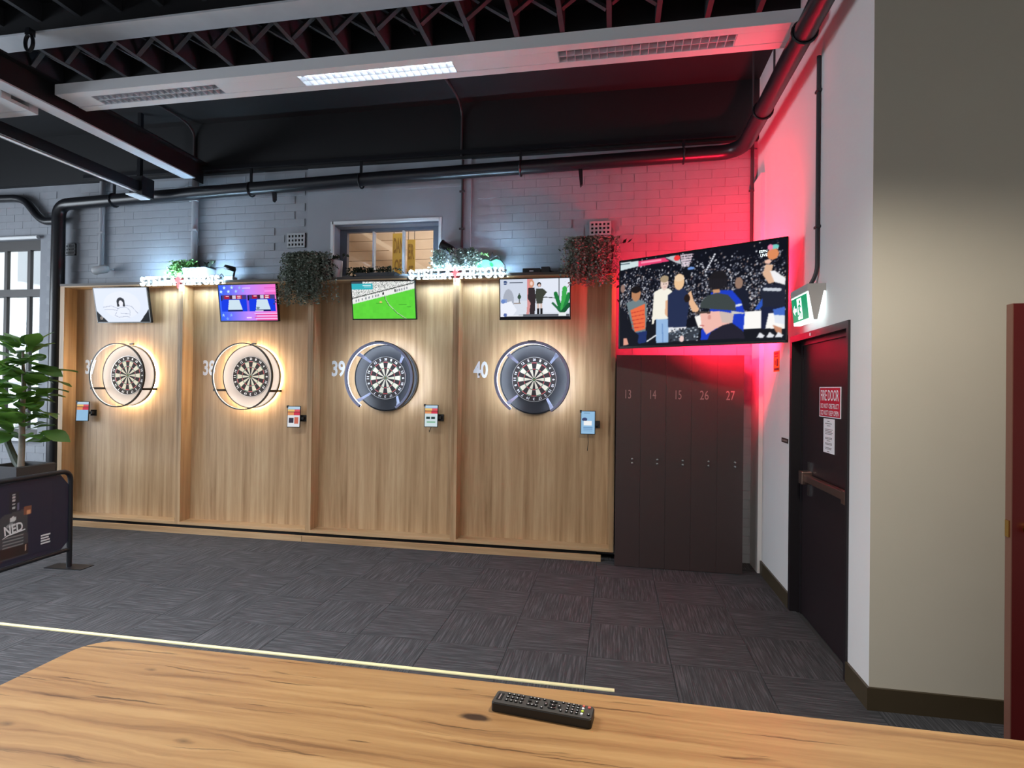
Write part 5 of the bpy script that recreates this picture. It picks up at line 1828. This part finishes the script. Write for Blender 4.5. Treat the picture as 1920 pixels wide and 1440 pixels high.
# red door leaf standing open at the right edge
rd = thing('door_2', (1.765, 2.93, 0.012), None, None, None, (0, 0, math.radians(-4)))
struct(rd, 'dark red door leaf standing open at the right edge of the picture', 'door')
MB().box(0.0, 0.82, -0.045, 0.0, 0, 2.04).build('door_leaf', 'red_door', rd, local=True)
MB().box(-0.004, 0.0, -0.045, 0.0, 0, 2.04).build('leaf_edge', 'red_door_edge', rd, local=True)
MB().lathe([(0.0, 0.055), (0.018, 0.052), (0.027, 0.036), (0.022, 0.022), (0.010, 0.016), (0.010, 0.004), (0.026, 0.003), (0.026, 0.0)], 20).xf(Matrix.Translation((0.065, -0.045, 1.03)) @ Matrix.Rotation(R90, 4, 'X')).build('door_knob', 'brass', rd, local=True, smooth=True, fix=True)
MB().box(-0.010, -0.004, -0.036, -0.009, 0.985, 1.06).build('latch_plate', 'brass', rd, local=True)
MB().box(0.80, 0.84, -0.02, 0.12, -0.0, 0.02).box(0.815, 0.825, -0.01, 0.27, 0.2, 0.3).box(0.815, 0.825, -0.01, 0.27, 1.7, 1.8).build('hinge', 'brass', rd, local=True)

# ================================================================== LEFT: BARRIER AND FIG TREE
BX, BY = -4.70, 4.19
bar = thing('barrier', (BX, 3.3, 0), 'black framed cafe barrier with a navy bottle banner at the left edge', 'barrier', None, (0, 0, math.radians(3.5)))
# local: y runs along the barrier, +x faces the room
yl, yh, zt, zl = -1.0, 0.90, 0.855, 0.16
rc = 0.09
path = [(0, yh, 0.006), (0, yh, zt - rc)] + arc_path((0, yh, zt - rc), (0, yh, zt), (0, yh - rc, zt), 6) + arc_path((0, yl + rc, zt), (0, yl, zt), (0, yl, zt - rc), 6) + [(0, yl, 0.006)]
pp = []
for q in path:
    if not pp or (Vector(q) - Vector(pp[-1])).length > 0.004:
        pp.append(q)
MB().tube(pp, 0.021, 12).build('frame_tube', 'barrier_black', bar, smooth=True, local=True)
MB().tube([(0, yl, zl), (0, yh, zl)], 0.018, 10).build('lower_rail', 'barrier_black', bar, smooth=True, local=True)
for yy in (yl, yh):
    MB().box(-0.18, 0.18, yy - 0.07, yy + 0.07, 0.0, 0.006).build('foot_plate', 'barrier_black', bar, local=True)


def banner_canvas():
    c = Canvas(190, 70, (36, 38, 58))
    asp = 1.74 / 0.62
    # bottle near the middle right
    bx = 0.785
    c.ell(bx - 0.10, 0.86, 0.07, 0.16, (70, 44, 36), 0.8)
    rng = np.random.default_rng(2)
    for _ in range(50):
        c.ell(bx - 0.10 + rng.normal(0, 0.028), 0.88 + rng.normal(0, 0.07), 0.006, 0.018, rng.choice([(120, 62, 44), (90, 48, 36), (150, 96, 70)]))
    c.poly([(bx - 0.075, 0.40), (bx - 0.05, 0.36), (bx + 0.05, 0.33), (bx + 0.075, 0.37), (bx + 0.08, 0.98), (bx - 0.08, 0.98)], (66, 66, 70))
    c.rect(bx - 0.075, 0.82, bx + 0.078, 0.97, (48, 36, 34))
    c.rect(bx - 0.026, 0.06, bx + 0.026, 0.34, (40, 40, 48))
    for y in (0.09, 0.13, 0.17, 0.22, 0.27):
        c.rect(bx - 0.012, y, bx + 0.008, y + 0.022, (180, 180, 180))
    c.rect(bx + 0.018, 0.22, bx + 0.026, 0.32, (96, 96, 120))
    c.rect(bx + 0.055, 0.30, bx + 0.095, 0.42, (130, 82, 62))
    c.rect(bx + 0.07, 0.36, bx + 0.092, 0.41, (214, 150, 110))
    c.ell(bx - 0.005, 0.44, 0.018, 0.035, (206, 206, 206))
    c.ell(bx - 0.015, 0.52, 0.025, 0.03, (150, 150, 152))
    for y in (0.68, 0.72, 0.76, 0.80):
        c.rect(bx - 0.055, y, bx + 0.055, y + 0.012, (150, 150, 150), 0.8)
    c.rect(bx + 0.062, 0.84, bx + 0.072, 0.92, (200, 170, 150))
    return c


sh = [(yh - 0.021, zl + 0.075), (yh - 0.085, zl + 0.02), (yl + 0.085, zl + 0.02), (yl + 0.021, zl + 0.075), (yl + 0.021, zt - 0.12), (yl + 0.10, zt - 0.022), (yh - 0.10, zt - 0.022), (yh - 0.021, zt - 0.12)]
MB().prism(sh, -0.003, 0.003, 'x').build('banner', 'banner_navy', bar, local=True, fix=True)
bw_, bh_ = 1.50, 0.58
pic = add_obj('banner_picture', banner_canvas().mesh('banner_picture', bw_, bh_, 'printed_picture'), bar, (0.0042, -0.03, 0.505), FACE_BANNER)
ORIG[pic.name] = (0, 0, 0)
o = text_part('lettering', 'NED', 'banner_white', pic, 0.15, 0.075, (0.425, -0.04, 0.002), (0, 0, 0.10))
MB().prism([(0.335, -0.105), (0.38, -0.09), (0.52, -0.072), (0.52, -0.062), (0.38, -0.080)], 0.0015, 0.0025).build('underline', 'banner_white', pic, local=True, fix=True)
m = MB()
for k, w in enumerate((0.085, 0.07, 0.08, 0.085)):
    m.box(0.655, 0.655 + w, -0.165 - k * 0.022, -0.152 - k * 0.022, 0.0015, 0.0025)
m.build('fine_print', 'banner_white', pic, local=True)

# fig tree in a dark pot behind the barrier
FX, FY = -6.08, 4.82
fg = thing('fig_tree', (FX, FY, 0), 'broad-leaved fig tree in a dark pot by the left window', 'plant')
m = MB()
for s, zz in ((0.14, 0.0), (0.205, 0.775), (0.19, 0.785), (0.18, 0.775), (0.178, 0.70)):
    m.v += [(-s, -s, zz), (s, -s, zz), (s, s, zz), (-s, s, zz)]
m.f.append((3, 2, 1, 0))
for r_ in range(4):
    for q in range(4):
        m.f.append((r_ * 4 + q, r_ * 4 + (q + 1) % 4, r_ * 4 + 4 + (q + 1) % 4, r_ * 4 + 4 + q))
m.build('pot', 'pot_dark', fg, local=True)
MB().box(-0.176, 0.176, -0.176, 0.176, 0.68, 0.735).build('soil', 'soil', fg, local=True)
tr = [(0, 0, 0.70), (0.01, 0, 1.0), (-0.01, 0.01, 1.3), (0.02, 0, 1.6), (0.0, 0, 1.95)]
MB().tube(tr, [0.03, 0.028, 0.025, 0.02, 0.01], 10).build('trunk', 'fig_trunk', fg, local=True, smooth=True)
MB().tube([(0, 0, 0.72), (-0.10, 0.02, 0.82), (-0.17, 0.0, 1.0), (-0.16, 0, 1.1)], [0.03, 0.035, 0.03, 0.02], 8).build('side_stem', 'leaf_dark', fg, local=True, smooth=True)
lm = []
for v_ in range(3):
    m = MB()
    nl, nwd = 6, 4
    for a in range(nl + 1):
        f = a / nl
        w = 0.5 * math.sin(PI * min(1, f * 0.93 + 0.05)) ** 0.8 * (0.75 + 0.45 * f)
        for b_ in range(nwd + 1):
            g_ = b_ / nwd * 2 - 1
            m.v.append((f, g_ * w * 0.85, 0.10 * abs(g_) * w - (0.22 + 0.1 * v_) * f * f + 0.03 * math.sin(9 * f + v_) * g_))
    for a in range(nl):
        for b_ in range(nwd):
            i0 = a * (nwd + 1) + b_
            m.f.append((i0, i0 + 1, i0 + nwd + 2, i0 + nwd + 1))
    lm.append(m.mesh('leaf', material='fig_leaf', smooth=True))
rng = random.Random(21)
for k in range(110):
    zz = 1.05 + 1.0 * (k / 110) ** 0.9 + rng.uniform(-0.04, 0.04)
    az = k * 2.4 + rng.uniform(-0.4, 0.4)
    sz = rng.uniform(0.17, 0.27) * (1.0 if zz < 1.9 else 0.8)
    el = rng.uniform(-0.25, 0.75) if zz < 1.9 else rng.uniform(0.4, 1.1)
    rr_ = rng.uniform(0.02, 0.20) * (1.0 if zz < 1.75 else 0.5)
    o = add_obj('leaf', lm[k % 3], fg, (rr_ * math.cos(az), rr_ * math.sin(az), zz), (rng.uniform(-0.5, 0.5), -el, az))
    o.scale = (sz, sz, sz)

# ================================================================== FLOOR STRIP, TABLE, REMOTE
single('throw_line', MB().box(-5.4, 0.016, 3.100, 3.126, 0.0002, 0.006), 'strip_yellow', 'pale yellow throw line strip across the carpet', 'floor strip')

TX0, TX1, TY0, TY1, TZ = -1.275, 1.15, 0.33, 1.203, 1.0
tb = thing('high_table', ((TX0 + TX1) / 2, (TY0 + TY1) / 2, 0), 'high wooden table top filling the foreground', 'table')
rc = 0.075
pts = []
for cx, cy, a0 in ((TX1 - rc, TY1 - rc, 0), (TX0 + rc, TY1 - rc, 90), (TX0 + rc, TY0 + rc, 180), (TX1 - rc, TY0 + rc, 270)):
    for k in range(9):
        a = math.radians(a0 + 90 * k / 8)
        pts.append((cx + rc * math.cos(a), cy + rc * math.sin(a)))
c0 = ((TX0 + TX1) / 2, (TY0 + TY1) / 2)
top = MB().prism(pts, TZ - 0.04, TZ)
top_me = top.mesh('tabletop', (0, 0, 0), 'table_wood')
tt = add_obj('tabletop', top_me, tb, (-c0[0], -c0[1], 0))
ORIG[tt.name] = (0, 0, 0)
md = tt.modifiers.new('bevel', 'BEVEL')
md.width = 0.004
md.segments = 2
md.limit_method = 'ANGLE'
for sx in (TX0 + 0.22, TX1 - 0.22):
    for sy in (TY0 + 0.14, TY1 - 0.14):
        MB().box(sx - 0.025, sx + 0.025, sy - 0.025, sy + 0.025, 0.0, TZ - 0.07).build('leg', 'black_paint', tb)
m = MB()
for sy in (TY0 + 0.14, TY1 - 0.14):
    m.box(TX0 + 0.2, TX1 - 0.2, sy - 0.02, sy + 0.02, TZ - 0.07, TZ - 0.04)
m.build('apron', 'black_paint', tb)

ra = math.atan2(-0.020, 0.193)
rm = thing('remote_control', (-0.1335, 1.104, TZ), 'black remote control lying on the wooden table', 'remote control', None, (0, 0, ra - 0.005))
RL, RW, RH = 0.200, 0.045, 0.019
body = MB()
pts = []
r_ = 0.006
for cx, cy, a0 in ((RL / 2 - r_, RW / 2 - r_, 0), (-RL / 2 + r_, RW / 2 - r_, 90), (-RL / 2 + r_, -RW / 2 + r_, 180), (RL / 2 - r_, -RW / 2 + r_, 270)):
    for k in range(5):
        a = math.radians(a0 + 90 * k / 4)
        pts.append((cx + r_ * math.cos(a), cy + r_ * math.sin(a)))
body.prism(pts, 0.0, RH - 0.0015)
body.build('body', 'button_black', rm, local=True, bevel=0.0012)
fp = MB().prism([(x * 0.985, y * 0.95) for x, y in pts], RH - 0.0015, RH)
fp.build('face_plate', 'remote_body', rm, local=True)
bm_ = MB().prism([(0.0036 * math.cos(2 * PI * k / 10), 0.0030 * math.sin(2 * PI * k / 10)) for k in range(10)], 0, 0.0022).mesh('button', material='button_black')
mk = MB().box(-0.0011, 0.0011, -0.0010, 0.0010, 0, 0.0003).mesh('button_mark', material='button_mark')


def button(x, y, sx=1.0, sy=1.0, material=None, mark=True):
    me = bm_
    if material:
        me = bm_.copy()
        me.materials.clear()
        me.materials.append(MATS[material])
    o = add_obj('button', me, rm, (x, y, RH))
    o.scale = (sx, sy, 1)
    if mark:
        k = add_obj('button_mark', mk, o, (0, 0, 0.0022))
        k.scale = (1 / sx, 1 / sy, 1)


for cx in range(4):
    for cy in (0.012, 0.001, -0.010):
        button(-0.072 + cx * 0.0098, cy + 0.001)
for cx in (-0.0265, -0.019, -0.0115):
    button(cx, 0.013, 1.1, 0.9)
    button(cx, -0.0105, 1.1, 0.9)
button(-0.026, 0.001, 1.1, 0.9, mark=False)
button(-0.012, 0.001)
for x, y in ((0.001, 0.0145), (0.001, -0.0135), (0.039, 0.0155), (0.0385, -0.0125)):
    button(x, y, 0.8, 0.8)
button(0.020, 0.001, 1.8, 1.7)
for x, y, sx, sy in ((0.020, 0.0115, 2.2, 0.9), (0.020, -0.0095, 2.2, 0.9), (0.0065, 0.001, 0.9, 2.1), (0.0335, 0.001, 0.9, 2.1)):
    button(x, y, sx, sy)
for cx in range(3):
    for cy in (0.0150, 0.006, -0.003, -0.012):
        button(0.050 + cx * 0.0098, cy, 0.8, 0.9)
for y, q in ((0.0155, 'button_red'), (0.007, 'button_mark'), (-0.002, 'button_green'), (-0.0115, 'button_mark')):
    button(0.0795, y, 0.75, 0.9, q, False)
button(0.0905, 0.014, 0.9, 1.1, 'button_red', False)
button(0.0925, -0.010, 0.8, 1.0)
MB().box(-0.0935, -0.082, -0.012, 0.013, RH, RH + 0.0005).build('logo_panel', 'button_black', rm, local=True)
MB().box(-0.0890, -0.0870, -0.009, 0.010, RH + 0.0005, RH + 0.0008).build('logo_print', 'locker_number', rm, local=True)

# pendant lamp over the table, above the picture
pn = thing('pendant_lamp', (0.55, 1.5, 3.05), 'black pendant lamp hanging over the high table above the picture', 'lamp')
MB().lathe([(0.02, 0.24), (0.05, 0.22), (0.17, 0.06), (0.19, 0.0), (0.185, 0.0), (0.165, 0.055), (0.045, 0.21), (0.0, 0.22)], 28).build('shade', 'pendant_black', pn, local=True, smooth=True, fix=True)
MB().tube([(0, 0, 0.23), (0, 0, ZC - 3.05)], 0.006, 6).build('flex', 'cable_black', pn, local=True)
ld = bpy.data.lights.new('pendant_glow', 'SPOT')
ld.energy = 125
ld.color = (1.0, 0.90, 0.76)
ld.spot_size = math.radians(168)
ld.spot_blend = 0.45
ld.shadow_soft_size = 0.06
lo = bpy.data.objects.new('pendant_glow', ld)
COL.objects.link(lo)
lo.parent = pn
lo.location = (0, 0, 0.0)
